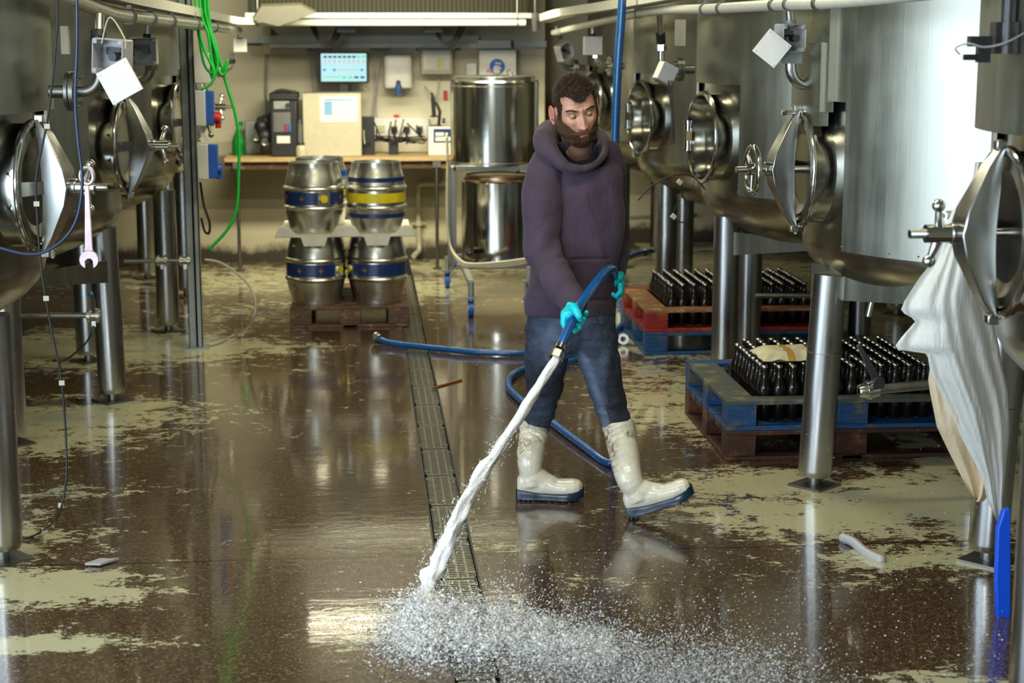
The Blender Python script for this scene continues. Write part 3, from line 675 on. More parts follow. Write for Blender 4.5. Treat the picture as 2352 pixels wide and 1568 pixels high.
# jar
x = at(692, 320, 14.42).x; root = empty('jar', (x, 14.42, CZ), 'small cream jar with silver top in front of the cream box', 'jar')
part('jar_body', MB().lathe([(.001, CZ), (.045, CZ), (.048, CZ + .05), (.04, CZ + .09), (.03, CZ + .1)], (x, 14.42, 0), 20), M['cream'], root); part('lid', MB().cyl((x, 14.42, CZ + .1), (x, 14.42, CZ + .12), .033, n=20), M['polish'], root)
m = MB(); c = at(689, 300, 14.62); m.cyl((c.x, 14.62, CZ), (c.x, 14.62, CZ + .26), .03, n=16); m.cyl((c.x, 14.62, CZ + .26), (c.x, 14.62, CZ + .3), .012, n=12); tag(m.build('bottle', M['grey'], None), 'slim grey bottle between the coffee machine and the cream box', 'bottle')
# cream box with paper
root = empty('cabinet', (at(760, 335, 14.5).x, 14.5, CZ), 'large cream box with a white sheet taped to its front, on the counter', 'cabinet')
part('body', wbox(697, 829, 214, 335, 14.42, .4), M['cream'], root, bevel=.008)
pp = part('paper_sheet', wbox(735, 821, 220, 281, 14.415, .004), M['white'], root)
tb_ = wbox(745, 808, 227, 231, 14.413, .002); wbox(745, 763, 233, 264, 14.413, .002, tb_); part('printed_table', tb_, plain('pale_blue_print', (.18, .38, .62), .6), pp)
# monitor
root = empty('monitor', at(789, 190, 14.8), 'flat computer monitor on the back wall showing a pale process screen', 'monitor')
part('casing', wbox(733, 846, 119, 191, 14.76, .04), M['blackp'], root, bevel=.006)
def emis(name, col, s):
    t = NT(name); t.p(Base_Color=(0, 0, 0), Roughness=.2); t.set(t.b.inputs['Emission Color'], (*col, 1)); t.set(t.b.inputs['Emission Strength'], s); return t.m
SC = emis('screen_glow', (.42, .72, .74), .85); sc = part('screen', wbox(738, 841, 123, 187, 14.757, .003), SC, root)
DK = emis('screen_dark', (.02, .10, .12), .8); SB = emis('screen_blue', (.06, .16, .62), .9); SG = emis('screen_green', (.12, .62, .25), .9); SP = emis('screen_pink', (.7, .25, .42), .9)
gm = MB(); dm = MB(); bm_ = MB(); pm_ = MB()
for i in range(9):
    x = 743 + 11 * i; wbox(x, x + 8, 128, 133, 14.754, .002, dm if i < 7 else gm); wbox(x + 2, x + 5, 137, 145, 14.754, .002, pm_)
for i in range(4): wbox(786 + 14 * i, 795 + 14 * i, 175, 180, 14.754, .002, gm if i < 2 else dm)
for x in (742, 765, 828): wbox(x, x + 6, 158, 163, 14.754, .002, bm_)
wbox(775, 822, 160, 161.5, 14.754, .002, pm_); wbox(745, 782, 176, 178, 14.754, .002, gm)
for nm, mm, mt in (('dark_tiles', dm, DK), ('green_tiles', gm, SG), ('blue_marks', bm_, SB), ('pink_marks', pm_, SP)): part('screen_marks', mm, mt, sc)
part('wall_arm', wbox(780, 800, 191, 214, 14.8, .19), M['blackp'], root)
# hand dryer
root = empty('towel_dispenser', at(915, 205, 14.8), 'white wall dispenser with a blue tip, right of the monitor', 'dispenser')
m = MB(); a = at(882, 203, 14.8); b = at(947, 127, 14.8); cx_ = (a.x + b.x) / 2; hw = (b.x - a.x) / 2
m.loft([((cx_, 14.88, a.z), (hw * .95, 0, 0), (0, .10, 0)), ((cx_, 14.88, a.z + .01), (hw, 0, 0), (0, .11, 0)), ((cx_, 14.88, b.z - .02), (hw * .98, 0, 0), (0, .10, 0)), ((cx_, 14.88, b.z), (hw * .9, 0, 0), (0, .08, 0))], 32, p=.35)
part('body', m, M['white'], root); a = at(915, 200, 14.76)
part('nozzle', MB().capsule([a, a - Z * .06, at(920, 216, 14.78)], [.03, .026, .014]), plain('blue_clear_plastic', (.05, .12, .32), .2), root)
part('sensor_window', MB().cyl(at(915, 190, 14.79), at(915, 190, 14.77), .022, n=16), M['blackp'], root)
# paper notice box
root = empty('control_box', at(1002, 170, 14.85), 'cream wall box with a white notice and yellow mark, beside the dispenser', 'box')
part('body', wbox(967, 1040, 113, 171, 14.82, .17), M['cream'], root, bevel=.01); pp = part('notice', wbox(973, 1033, 116, 160, 14.815, .006), M['white'], root)
part('yellow_mark', wbox(1004, 1012, 136, 157, 14.811, .003), M['yellow'], pp)
lm = MB()
for i in range(6): wbox(978, 1028 - (i % 3) * 7, 120 + i * 5, 121 + i * 5, 14.812, .002, lm)
part('notice_lines', lm, M['grey'], pp)
# cabinet with hand wash sign
root = empty('wall_cabinet', at(1143, 178, 14.8), 'white wall cabinet bearing a round blue hand washing sign', 'cabinet')
part('body', wbox(1101, 1186, 114, 178, 14.74, .25), M['white'], root, bevel=.006)
c = at(1142, 153, 14.735); sg = part('hand_wash_sign', MB().cyl(c, c + Vector((0, .006, 0)), .066, n=40), plain('sign_blue', (.01, .11, .52), .4), root)
m = MB(); y_ = 14.728
for (dx, dz) in ((-.028, -.005), (-.014, .006), (.002, .004), (.016, -.004)): m.capsule([(c.x + dx, y_, c.z + dz - .035), (c.x + dx * .9, y_, c.z + dz)], [.0085, .0075], 8)
m.capsule([(c.x - .01, y_, c.z - .045), (c.x + .012, y_, c.z - .045)], [.018, .018], 8); m.capsule([(c.x - .01, y_, c.z + .03), (c.x + .03, y_, c.z + .025)], [.009, .009], 8); m.capsule([(c.x + .02, y_, c.z + .0), (c.x + .034, y_, c.z - .02)], [.006, .006], 8)
part('hand_symbol', m, M['white'], sg)
c = at(1123, 162, 14.73); part('pink_sticker', MB().box(c, (.04, .004, .03)), plain('pink_sticker', (.75, .25, .3), .5), root)
tag(wbox(1097, 1174, 92, 112, 14.78, .2).build('paper_box', M['white'], None, bevel=.004), 'flat white box lying on top of the wall cabinet', 'box')
tag(wbox(1071, 1096, 144, 178, 14.85, .12).build('soap_dispenser', M['white'], None, bevel=.012), 'small white soap dispenser left of the blue hand washing sign', 'dispenser')
# trunking and conduits
root = empty('cable_trunking', at(900, 110, 14.95), 'pale grey cable trunking running along the back wall', 'trunking')
part('trunk', wbox(560, 1100, 82, 99, 14.9, .095), M['galv'], root); part('trunk_lid', wbox(620, 1100, 99, 110, 14.91, .085), M['white'], root)
for i, x in enumerate((706, 714, 722, 730, 738, 746, 754, 850, 860, 868, 874, 882, 888, 955, 1046, 1052)): part('cable_clip', wbox(x, x + 6, 110, 116, 14.93, .06), M['blackp'], root)
tag(wbox(1180, 1255, 94, 108, 14.92, .07).build('cable_trunking', M['galv'], None), 'short grey trunking length right of the wall cabinet', 'trunking')
root = empty('wall_conduit', at(612, 335, 14.96), 'thin vertical conduit on the wall above the coffee machine', 'conduit')
part('box', wbox(605, 621, 62, 125, 14.93, .065), M['cream'], root); part('tube', MB().cyl(at(612, 125, 14.97), at(612, 270, 14.97), .010, n=10), M['galv'], root)
def cable(name, pts, r, mat, label, group=None, cat='cable'):
    o = MB().tube(smoothpath(pts), r, 8).build(name, mat, None, smooth=180); tag(o, label, cat, group); return o
for (x0, x1, x2) in ((706, 716, 720), (712, 724, 728), (720, 728, 735), (728, 737, 740)):
    cable('wall_cable', [at(x0, 114, 14.97), at(x1, 160, 14.97), at(x2, 212, 14.97)], .004, M['grey'], 'thin grey cable dropping down the wall behind the monitor', 'thin cables behind the monitor')
for (x0, x1, x2, y2) in ((866, 862, 856, 285), (874, 868, 860, 280), (886, 866, 850, 285), (857, 860, 866, 270)):
    cable('wall_cable', [at(x0, 114, 14.97), at(x1, 190, 14.965), at(x2, y2, 14.955)], .004, M['grey'], 'thin grey cable dropping from the trunking right of the monitor', 'thin cables right of the monitor')
cable('wall_cable', [at(834, 200, 14.75), at(852, 225, 14.75), at(848, 260, 14.75), at(836, 300, 14.6), at(838, 330, 14.5)], .006, M['cream'], 'cream cable curling down beside the cream box')
for (k, c0) in enumerate(((720, 76), (1000, 76))):
    x, y = c0
    for j in range(4):
        cable('loose_cable', [at(x - 6 * j, 34, 14.2), at(x + 14, y + 12 + 3 * j, 14.2), at(x + 40 + 3 * j, y + 16 + 3 * j, 14.2), at(x + 62 + 5 * j, 34, 14.2)], .007, M['black'], 'black cable sagging under the duct at its %s' % ('left', 'right')[k], 'sagging black cables, %s bunch' % ('left', 'right')[k])
for (x0, x1, s_) in ((774, 815, 'left'), (975, 1015, 'right')): tag(wbox(x0, x1, 34, 74, 14.0, .2).build('cable_bracket', M['blackp'], None), 'dark bracket under the duct, %s of the pair' % s_, 'bracket')
# socket strip and clutter
root = empty('socket_strip', at(915, 318, 14.95), 'long white socket strip with black plugs above the counter', 'sockets')
part('body', wbox(848, 985, 270, 318, 14.94, .055), M['white'], root, bevel=.004)
for i in range(5):
    x = 868 + 29 * i; sk = part('socket', wbox(x, x + 16, 288, 305, 14.93, .01), M['cream'], root)
    if i in (1, 2, 3, 4): c = at(x + 8, 297, 14.91); part('plug', MB().box(c, (.05, .04, .045)).cyl(c, c - Z * .06, .008, n=8), M['blackp'], sk)
random.seed(3)
for i in range(14):
    x = random.uniform(835, 960); a = at(x, random.uniform(255, 318), 14.75); P_ = [a]
    for j in range(3): P_.append(at(x + random.uniform(-30, 45), random.uniform(312, 330), 14.5 + random.random() * .25))
    P_ = [Vector((p.x, p.y, max(p.z, CZ + .008))) for p in P_]
    cable('tangled_cable', P_, .006, M['black'], 'black cable in the tangle on the counter below the sockets', 'tangled cables on the counter')
for (x0, x1, y0, y1, lb) in ((832, 860, 268, 332, 'black power adapter stack at the right edge of the cream box'), (893, 915, 322, 334, 'flat black adapter lying below the white sockets')):
    tag(wbox(x0, x1, y0, y1, 14.6, .1).build('power_adapter', M['blackp'], None, bevel=.006), lb, 'adapter')
for (x0, x1, mt, lb) in ((905, 917, 'red', 'tiny red item on top of the white socket strip'),): tag(wbox(x0, x1, 264, 270, 14.945, .04).build('red_clip', M[mt], None), lb, 'clip')
# printer-like tester
root = empty('test_instrument', at(1008, 335, 14.6), 'white bench instrument with dark front beside the steel vessel', 'instrument')
part('casing', wbox(984, 1040, 291, 333, 14.5, .3), M['white'], root, bevel=.005); part('dark_bay', wbox(996, 1040, 296, 327, 14.495, .01), M['navy'], root); m = wbox(1000, 1020, 304, 312, 14.48, .02); wbox(1000, 1036, 314, 324, 14.48, .02, m); part('tray', m, M['white'], root)
root = empty('microscope', at(1000, 291, 14.65), 'small black microscope standing on the white bench instrument', 'microscope')
m = MB(); b0 = at(1000, 291, 14.65); m.cyl(b0, b0 + Z * .015, .055, n=20); m.capsule([b0 + Vector((.03, 0, .02)), b0 + Vector((.04, 0, .13)), b0 + Vector((.01, 0, .2))], [.014, .014, .014]); part('stand', m, M['blackp'], root)
m = MB(); m.cyl(b0 + Vector((-.01, 0, .08)), b0 + Vector((-.02, 0, .25)), .018, n=14); m.cyl(b0 + Vector((-.02, 0, .25)), b0 + Vector((-.03, 0, .29)), .012, n=12); m.box(b0 + Vector((0, 0, .09)), (.09, .07, .012)); m.cyl(b0 + Vector((.06, 0, .05)), b0 + Vector((.085, 0, .05)), .022, n=14); part('eyepiece_tube', m, M['blackp'], root)
cable('wall_cable', [at(975, 197, 14.95), at(985, 210, 14.9), at(1003, 222, 14.9), at(1008, 185, 14.95), at(1010, 175, 14.95)], .006, M['grey'], 'grey cable looping under the notice box')
tag(wbox(1019, 1027, 208, 228, 14.96, .03).build('red_hook', M['red'], None), 'small red hook on the wall above the microscope', 'hook')
# drain pipe below the counter
root = empty('waste_pipe', at(960, 590, 14.93), 'white waste pipe on the wall below the counter', 'pipe')
m = MB(); m.tube(smoothpath([at(1025, 422, 14.94), at(975, 422, 14.94), at(963, 426, 14.94), at(961, 440, 14.94), at(961, 500, 14.94), at(963, 570, 14.94), at(958, 580, 14.8), at(950, 588, 14.7)], 6), .022, 14); part('pipe', m, M['cream'], root)
part('pipe_collar', MB().cyl(at(962, 508, 14.94), at(962, 518, 14.94), .034, n=16).box(at(962, 513, 14.97), (.12, .04, .02)), M['cream'], root)
# things on the wall right of the vessels
tag(wbox(1254, 1272, 236, 254, 15.85, .12).build('orange_box', M['orange'], None, bevel=.004), 'small orange box on the shelf behind the man', 'box')
tag(wbox(1236, 1275, 263, 268, 15.7, .28).build('wall_shelf', M['counter'], None), 'narrow wooden shelf holding the orange box', 'shelf')
tag(wbox(1238, 1290, 268, 330, 15.8, .2).build('wall_locker', M['galv'], None, bevel=.004), 'grey locker under the narrow wooden shelf', 'locker')
m = MB(); m.cyl(at(1229, -40, 13.0), at(1230, 50, 13.0), .012, n=10); m.cyl(at(1230, 30, 13.0), at(1231, 72, 13.0), .030, n=14); tag(m.build('hanging_plug', M['blackp'], None), 'black plug hanging on its lead at the right end of the pale tube', 'plug')
cable('wall_pipe', [at(1440, 500, 15.6), at(1500, 498, 15.6), at(1600, 495, 15.6)], .018, M['galv'], 'thin grey pipe low on the far wall right of the man', None, 'pipe')

# ------------------------------------------------------------------ vessel trolley
vx = at(1134, 500, 13.0).x; VY = 13.0
root = empty('vessel_trolley', (vx, VY, 0), 'steel trolley frame on blue castors carrying two cylindrical vessels', 'trolley')
xa = at(1038, 600, VY).x; xb = at(1232, 600, VY).x; zb = at(1100, 612, 12.7).z
m = MB()
for x in (xa, xb):
    for y in (12.72, 13.3): m.bx(x - .02, x + .02, y - .02, y + .02, zb, 1.0)
for z in (zb, .985):
    m.bx(xa, xb, 12.70, 12.74, z - .02, z + .02); m.bx(xa, xb, 13.28, 13.32, z - .02, z + .02)
    for x in (xa, xb): m.bx(x - .02, x + .02, 12.72, 13.3, z - .02, z + .02)
m.bx(xa, xb, 12.98, 13.02, .97, 1.0)
part('frame', m, M['dullsteel'], root, bevel=.003)
for (px, yy) in ((1082, 11.85), (1028, 13.25), (1215, 12.6)):
    g_ = at(px, 700, yy); x = g_.x
    m = MB(); m.cyl((x, yy, .12), (x, yy, zb + .01), .022, n=12); m.bx(x - .045, x + .045, yy - .03, yy + .03, .135, .15); 
    if yy < 12: m.bx(x - .02, x + .02, yy, 12.74, zb - .02, zb + .02)
    lg = part('castor_leg', m, M['galv'], root)
    m = MB(); m.cyl((x - .018, yy + .03, .058), (x + .018, yy + .03, .058), .058, n=28); part('wheel', m, M['bluepl'], lg); m = MB(); m.cyl((x - .022, yy + .03, .058), (x + .022, yy + .03, .058), .03, n=20); m.bx(x - .03, x - .023, yy, yy + .05, .045, .14); m.bx(x + .023, x + .03, yy, yy + .05, .045, .14); part('castor_fork', m, M['steel'], lg)
def vessel(name, x0, x1, yt, yb, Y, label, lidc):
    cx_ = (at(x0, yt, Y).x + at(x1, yt, Y).x) / 2; r = (at(x1, yt, Y).x - at(x0, yt, Y).x) / 2; z1 = at(x0, yt, Y).z; z0 = yb
    rt = empty(name, (cx_, Y, z0), label, 'vessel')
    part('body', MB().lathe([(.001, z0), (r, z0), (r, z1 - .01), (r - .008, z1), (r - .03, z1)], (cx_, Y, 0), 64), M['vessel'], rt)
    part('lid', MB().lathe([(r - .03, z1 - .01), (r - .03, z1 + .028), (r - .035, z1 + .032), (.001, z1 + .034)], (cx_, Y, 0), 64), M[lidc], rt)
    return rt, cx_, r, z0, z1
rt, cx_, r, z0, z1 = vessel('steel_vessel', 1034, 1237, 184, 1.0, 13.0, 'upper steel vessel on the trolley, taller than the man\'s shoulder', 'steel')
part('lid_ring', MB().torus((cx_ + .1, 12.8, z1 + .06), .02, .004, (0, 1, 0), 16, 6), M['polish'], rt)
for z in (z0 + .02, z1 - .04): part('hoop', MB().torus((cx_, 13.0, z), r, .004, (0, 0, 1), 64, 6), M['steel'], rt)
rt, cx_, r, z0, z1 = vessel('steel_vessel', 1060, 1232, 412, zb + .02, 12.98, 'lower steel vessel with copper-toned rim, under the upper vessel on the trolley', 'steel')
part('rim', MB().torus((cx_, 12.98, z1 + .004), r - .012, .006, (0, 0, 1), 64, 8).torus((cx_, 12.98, z1 + .035), r - .035, .006, (0, 0, 1), 64, 8), M['copper'], rt)
m = MB(); a = at(1094, 392, 12.85); m.tube(smoothpath([a, a + Z * .04, a + Vector((.035, 0, .06)), a + Vector((.09, .03, .055)), a + Vector((.12, .05, .0))]), .009, 10); m.sphere(at(1190, 392, 12.85), .015, 12); part('lid_handle', m, M['steel'], rt)
m = MB(); c = at(1078, 582, 12.66); m.cyl(c + Vector((0, .12, 0)), c, .028, n=18); m.sphere(c, .02, 14); part('outlet', m, M['blackp'], rt)
def W3(px, py, y=12.6): return at(px, py, y)
for k in range(3):
    cable('cream_hose', [W3(1026, 305 + 4 * k, 12.62), W3(1028, 370, 12.62), W3(1027, 470 + 5 * k, 12.62), W3(1033, 560, 12.6), W3(1058, 598 + 4 * k, 12.5), W3(1085, 606 + 3 * k, 12.45), W3(1150, 602 + 5 * k, 12.4), W3(1210, 594 + 5 * k, 12.4)], .010, M['cream'], 'cream hose looping down and along the foot of the vessel trolley', 'cream hoses on the vessel trolley')

# ------------------------------------------------------------------ pallets, kegs, bottles
def pallet(name, x0, y0, wx, wy, z, mats, label, inverted=False):
    """x0,y0 = near left corner; wx along X, wy along Y; height .145"""
    root = empty(name, (x0 + wx / 2, y0 + wy / 2, z), label, 'pallet'); h = .145; mt, top = mats
    zd = (z, z + .022) if inverted else (z + h - .022, z + h); zs = (z + h - .022, z + h) if inverted else (z, z + .022)
    nb = 7; bw = wy / (nb + 1.4)
    for i in range(nb): y = y0 + (wy - bw) * i / (nb - 1); part('deck_board', MB().bx(x0, x0 + wx, y, y + bw, *zd), M[mt], root, bevel=.003)
    zz = (z + .022, z + h - .022)
    for ix in (0, .5, 1):
        for iy in (0, .5, 1):
            bx_, by = .145, .1; x = x0 + (wx - bx_) * ix; y = y0 + (wy - by) * iy
            part('block', MB().bx(x, x + bx_, y, y + by, *zz), M[mt], root, bevel=.004)
    if inverted:
        for iy in (0, 1): y = y0 + (wy - .1) * iy; part('rim_board', MB().bx(x0, x0 + wx, y, y + .1, *zs), M[top if iy == 0 else mt], root, bevel=.003)
        for ix in (0, 1): x = x0 + (wx - .145) * ix; part('rim_board', MB().bx(x, x + .145, y0 + .1, y0 + wy - .1, *zs), M[top if ix == 0 else mt], root, bevel=.003)
    else:
        for ix in (0, .5, 1): x = x0 + (wx - .1) * ix; part('skid_board', MB().bx(x, x + .1, y0, y0 + wy, *zs), M[mt], root, bevel=.003)
        for iy in (0, 1): y = y0 + (wy - .1) * iy; part('skid_board', MB().bx(x0 + .1, x0 + wx - .1, y, y + .1, z, z + .02), M[mt], root, bevel=.003)
    return root
ax, ay = 1.69, 7.66
pallet('pallet', ax, ay, 1.22, 1.02, 0, ('palletdark', 'palletdark'), 'dark red wooden pallet on the floor beneath the blue bottle pallet')
pallet('pallet', ax, ay, 1.22, 1.02, .146, ('palletblue', 'palletbluetop'), 'blue upturned pallet packed with dark bottles, near the lit steel leg', True)
bx_, by_ = 1.75, 10.32
pallet('pallet', bx_, by_, 1.22, .95, 0, ('palletblue', 'palletblue'), 'dark blue pallet on the floor beneath the red bottle pallet')
pallet('pallet', bx_, by_, 1.22, .95, .146, ('palletred', 'palletredtop'), 'red upturned pallet packed with dark bottles, behind the man', True)
kx0 = G(668, 752).x; kx1 = G(941, 752).x; ky = G(800, 752).y
pallet('pallet', kx0, ky, kx1 - kx0, 1.1, 0, ('palletwood', 'palletwood'), 'brown wooden pallet on the wet floor under the stacked steel casks')
# writing on the blue pallet's corner block
for i, (txt, z, s_) in enumerate((('LPR', .245, .03), ('PALLET', .218, .026), ('POOL', .192, .026))): pass
bme = MB(); bme.mi = 0
bme.lathe([(.001, 0), (.031, 0), (.0335, .004), (.0335, .15), (.031, .165), (.022, .19), (.0155, .21), (.0135, .235), (.0145, .238), (.0145, .252), (.0135, .258)], n=20)
bme.mi = 1; bme.lathe([(.0150, .250), (.0162, .252), (.0155, .258), (.012, .262), (.001, .263)], n=20)
bmesh_ = bme.mesh('beer_bottle'); bmesh_.materials.append(M['bottle']); bmesh_.materials.append(M['polish'])
for p_ in bmesh_.polygons: p_.use_smooth = True
def bottles(x0, x1, y0, y1, z, dx, dy, label, group, skip, maxn):
    n = 0; y = y0; row = 0
    while y < y1:
        x = x0
        while x < x1:
            if not skip(x, y) and n < maxn:
                o = bpy.data.objects.new('beer_bottle', bmesh_); COL.objects.link(o); o.location = (x + random.uniform(-.003, .003), y + random.uniform(-.003, .003), z)
                tag(o, label, 'bottle', group); n += 1
            x += dx
        y += dy; row += 1
    return n
zb_ = .146 + .0225
bottles(ax + .21, ax + 1.06, ay + .145, ay + .92, zb_, .071, .072, 'dark beer bottle standing in the blue pallet', 'dark bottles in the blue pallet', lambda x, y: (x < ax + .25 and y > ay + .75) or (abs(y - (ay + .51)) < .088 and (abs(x - (ax + .61)) < .11 or x < ax + .19 or x > ax + 1.03)), 148)
bottles(bx_ + .19, bx_ + 1.06, by_ + .145, by_ + .86, zb_, .071, .072, 'dark beer bottle standing in the red pallet', 'dark bottles in the red pallet', lambda x, y: (abs(y - (by_ + .475)) < .088 and abs(x - (bx_ + .61)) < .11), 148)
o = bpy.data.objects.new('beer_bottle', bmesh_); COL.objects.link(o); o.location = (ax + .20, ay + .86, zb_ + .036); o.rotation_euler = (1.35, 0, 1.1); tag(o, 'dark beer bottle lying on its side in the blue pallet corner', 'bottle')
# paper sack on the bottles
zt_ = zb_ + .268; a = at(1735, 830, ay + .28); 
def sack(u, v):
    x = a.x + .02 + u * .31; y = ay + .20 + v * .30; e = min(u, 1 - u, v, 1 - v)
    return Vector((x + .012 * noise.noise(Vector((0, v * 5, 1))), y + .015 * noise.noise(Vector((u * 5, 0, 2))), zt_ + .004 + .035 * min(1, e * 5) + .010 * noise.noise(Vector((u * 6, v * 6, 4)))))
m = MB(); m.grid(sack, 26, 22); m.grid(lambda u, v: Vector((sack(u, v).x, sack(u, v).y, zt_)), 26, 22)
root = empty('paper_sack', (a.x + .17, ay + .3, zt_), 'folded cream paper sack with brown tape lying on the bottles', 'sack')
part('sack_body', m, plain('cream_paper', (.72, .67, .45), .55, 0, .08, 12), root, smooth=60)
m = MB(); m.grid(lambda u, v: sack(.40 + u * .11, v) + Vector((0, 0, .002)), 3, 22); part('tape', m, plain('brown_tape', (.50, .27, .05), .35), root, smooth=60)

def cask(label_base, x, y, z, band, rot, label):
    R_ = .205; h = .475; prof = [(.001, .012), (.155, .012), (.162, 0), (.169, 0), (.171, .03), (.183, .075), (.195, .125), (.200, .155), (.209, .163), (.212, .172), (.209, .181), (.199, .189), (.201, .22), (.202, .2375), (.201, .255), (.199, .286), (.209, .294), (.212, .303), (.209, .312), (.200, .32), (.195, .35), (.183, .40), (.172, .435), (.170, .462), (.169, h), (.162, h), (.158, .445), (.11, .437), (.001, .435)]
    rt = empty('beer_cask', (x, y, z), label, 'cask', 'steel beer casks on the pallet')
    part('body', MB().lathe(prof, (x, y, z), 64), M['keg'], rt)
    for (z0, z1, r, mt) in band: part('painted_band', MB().lathe([(r, z0), (r + .0015, z0), (r + .0015, z1), (r, z1)], (x, y, z), 64), M[mt], rt)
    a = rot; d = Vector((math.cos(a), math.sin(a), 0)); c = Vector((x, y, z + .2375)) + d * .198
    part('keystone', MB().cyl(c, c + d * .012, .034, n=28).box(c, (.012, .09, .085), Matrix.Rotation(a, 3, 'Z')), M['keg'], rt); part('bung', MB().cyl(c + d * .010, c + d * .017, .027, n=28), M['yellow'], rt)
    if len(band) == 1:
        for da in (-.75, -1.5, .75):
            aa = a + da; d = Vector((math.cos(aa), math.sin(aa), 0)); t_ = Vector((-d.y, d.x, 0)); c = Vector((x, y, z + .2375)) + d * .2025
            part('band_emblem', MB().prism([c + t_ * .006 + Z * .006, c + Z * .024, c - t_ * .006 + Z * .006, c - t_ * .024, c - t_ * .006 - Z * .006, c - Z * .024, c + t_ * .006 - Z * .006, c + t_ * .024], d * .002), M['copper'], rt)
    c = Vector((x, y, z)); m = MB(); aa = -PI / 2 - .9; d = Vector((math.cos(aa), math.sin(aa), 0)); q = c + d * .175 + Z * .392; m.cyl(q, q + d * .008, .02, n=20); part('neck_label', m, M['white'], rt)
    return rt
k1 = at(727, 705, ky + .24).x; k2 = at(868, 705, ky + .24).x; kz = .147; kyy = ky + .24
B1 = [(.195, .28, .2005, 'navy')]; B3 = [(.205, .27, .2015, 'yellow'), (.345, .375, .195, 'navy'), (.10, .13, .1955, 'navy')]
cask('', k1, kyy, kz, B1, -PI / 2 + .95, 'lower left steel beer cask with navy band, yellow bung at its right')
cask('', k2, kyy, kz, B1, -PI / 2 - 1.2, 'lower right steel beer cask with navy band, yellow bung at its left')
cask('', k1, kyy + .44, kz, B1, -PI / 2 + .4, 'steel beer cask behind the lower left one')
cask('', k2, kyy + .44, kz, B1, -PI / 2 + .4, 'steel beer cask behind the lower right one')
kz2 = kz + .475 + .018
cask('', k1, kyy, kz2, B1, -PI / 2 + .35, 'upper left steel beer cask with navy band and round yellow bung in front')
cask('', k2, kyy, kz2, B3, -PI / 2 + 2.2, 'upper right steel beer cask with a yellow band between two blue ones')
cask('', k1 + .03, kyy + .44, kz2, [(.345, .385, .195, 'bluepl')], -PI / 2 + .9, 'steel beer cask behind the upper left one, blue band just showing')
# plastic separator between the layers
root = empty('cask_separator', ((k1 + k2) / 2, kyy, kz + .475), 'dirty white moulded plastic separator between the cask layers', 'separator')
z0 = kz + .475; m = MB(); xa_ = k1 - .235; xb_ = k2 + .235; y0_ = kyy - .235
sp = plain('dirty_white_plastic', (.62, .60, .50), .5, 0, .15, 8)
m.bx(xa_, xb_, y0_, kyy + .68, z0, z0 + .017); part('tray', m, sp, root)
for xc in (k1, k2):
    m = MB(); x0 = xc - .09; x1 = xc + .09
    m.prism([(x0, y0_, z0), (x1, y0_, z0), (x1 - .02, y0_, z0 - .06), (x0 + .02, y0_, z0 - .06)], (0, .02, 0)); part('lip', m, sp, root)
mid = (k1 + k2) / 2
for (p0, p1, p2, p3) in ((xa_ - .03, xa_ - .0, xa_ + .05, xa_ + .14), (k1 + .10, mid - .06, mid + .06, k2 - .10), (xb_ - .14, xb_ - .05, xb_, xb_ + .03)):
    m = MB(); m.prism([(p0, y0_ - .012, z0), (p3, y0_ - .012, z0), (p2, y0_ - .012, z0 + .075), (p1, y0_ - .012, z0 + .075)], (0, .06, 0)); part('locating_ridge', m, sp, root, bevel=.006)

# ------------------------------------------------------------------ hoses, cables, post and fittings
HR = .0195
def lift(v, z): return Vector((v.x, v.y, z))
def hose(name, pts, r, mat, label): return cable(name, pts, r, mat, label, None, 'hose')
HP = [(1287, 797, 6.44), (1296, 776, 6.47), (1316, 732, 6.54), (1338, 692, 6.61), (1365, 655, 6.70), (1388, 628, 6.80), (1403, 617, 6.90), (1410, 628, 7.0), (1408, 660, 7.10), (1404, 720, 7.22), (1403, 800, 7.38), (1404, 900, 7.52)]
hp = [at(*p) for p in HP] + [lift(G(1412, 1040), .10), lift(G(1405, 1075), .024), lift(G(1330, 1026), .024), lift(G(1255, 970), .024), lift(G(1190, 922), .024), lift(G(1168, 893), .024), lift(G(1180, 868), .024), lift(G(1225, 850), .024), lift(G(1320, 836), .024), lift(G(1400, 800), .024), lift(G(1428, 776), .024)]
t_ = empty('water_hose', lift(hp[0], 0), 'blue water hose held by the man, looping over the wet floor', 'hose')
cb = bpy.data.objects
part('hose_tube', MB().tube(smoothpath(hp, 8), HR, 18), M['bluehose'], t_, smooth=180)
d0 = (hp[0] - hp[1]).normalized(); m = MB(); m.cyl(hp[0] - d0 * .01, hp[0] + d0 * .012, HR * 1.12, n=24); part('hose_clamp', m, M['polish'], t_)
m = MB(); a = hp[0] + d0 * .020; m.cyl(hp[0] + d0 * .012, a, HR * 1.05, n=24)
for i in range(6):
    pass
m2 = MB(); u_ = d0.orthogonal().normalized(); w_ = d0.cross(u_)
def hexr(c, r): return [c + (u_ * math.cos(PI / 3 * i) + w_ * math.sin(PI / 3 * i)) * r for i in range(6)]
e_ = a + d0 * .042; V = hexr(a, HR * 1.25) + hexr(a + d0 * .006, HR * 1.55) + hexr(e_, HR * 1.55) + hexr(e_, HR * 1.25) + hexr(a + d0 * .01, HR * 1.2)
m2.add(V, [tuple(range(5, -1, -1))] + [(r * 6 + i, r * 6 + (i + 1) % 6, r * 6 + 6 + (i + 1) % 6, r * 6 + 6 + i) for r in range(4) for i in range(6)])
part('hose_nut', m2, M['polish'], t_, smooth=0, bevel=.0015)
NOZ = e_; ND = d0
hs = [lift(G(872, 792), .04), lift(G(900, 797), .026), lift(G(980, 806), .024), lift(G(1100, 817), .024), lift(G(1215, 818), .024), lift(G(1330, 805), .024), lift(G(1412, 768), .024), lift(G(1432, 740), .024), lift(G(1425, 700), .024)]
t_ = empty('water_hose', lift(hs[0], 0), 'blue hose lying across the floor drain, its end fitting beside the casks', 'hose')
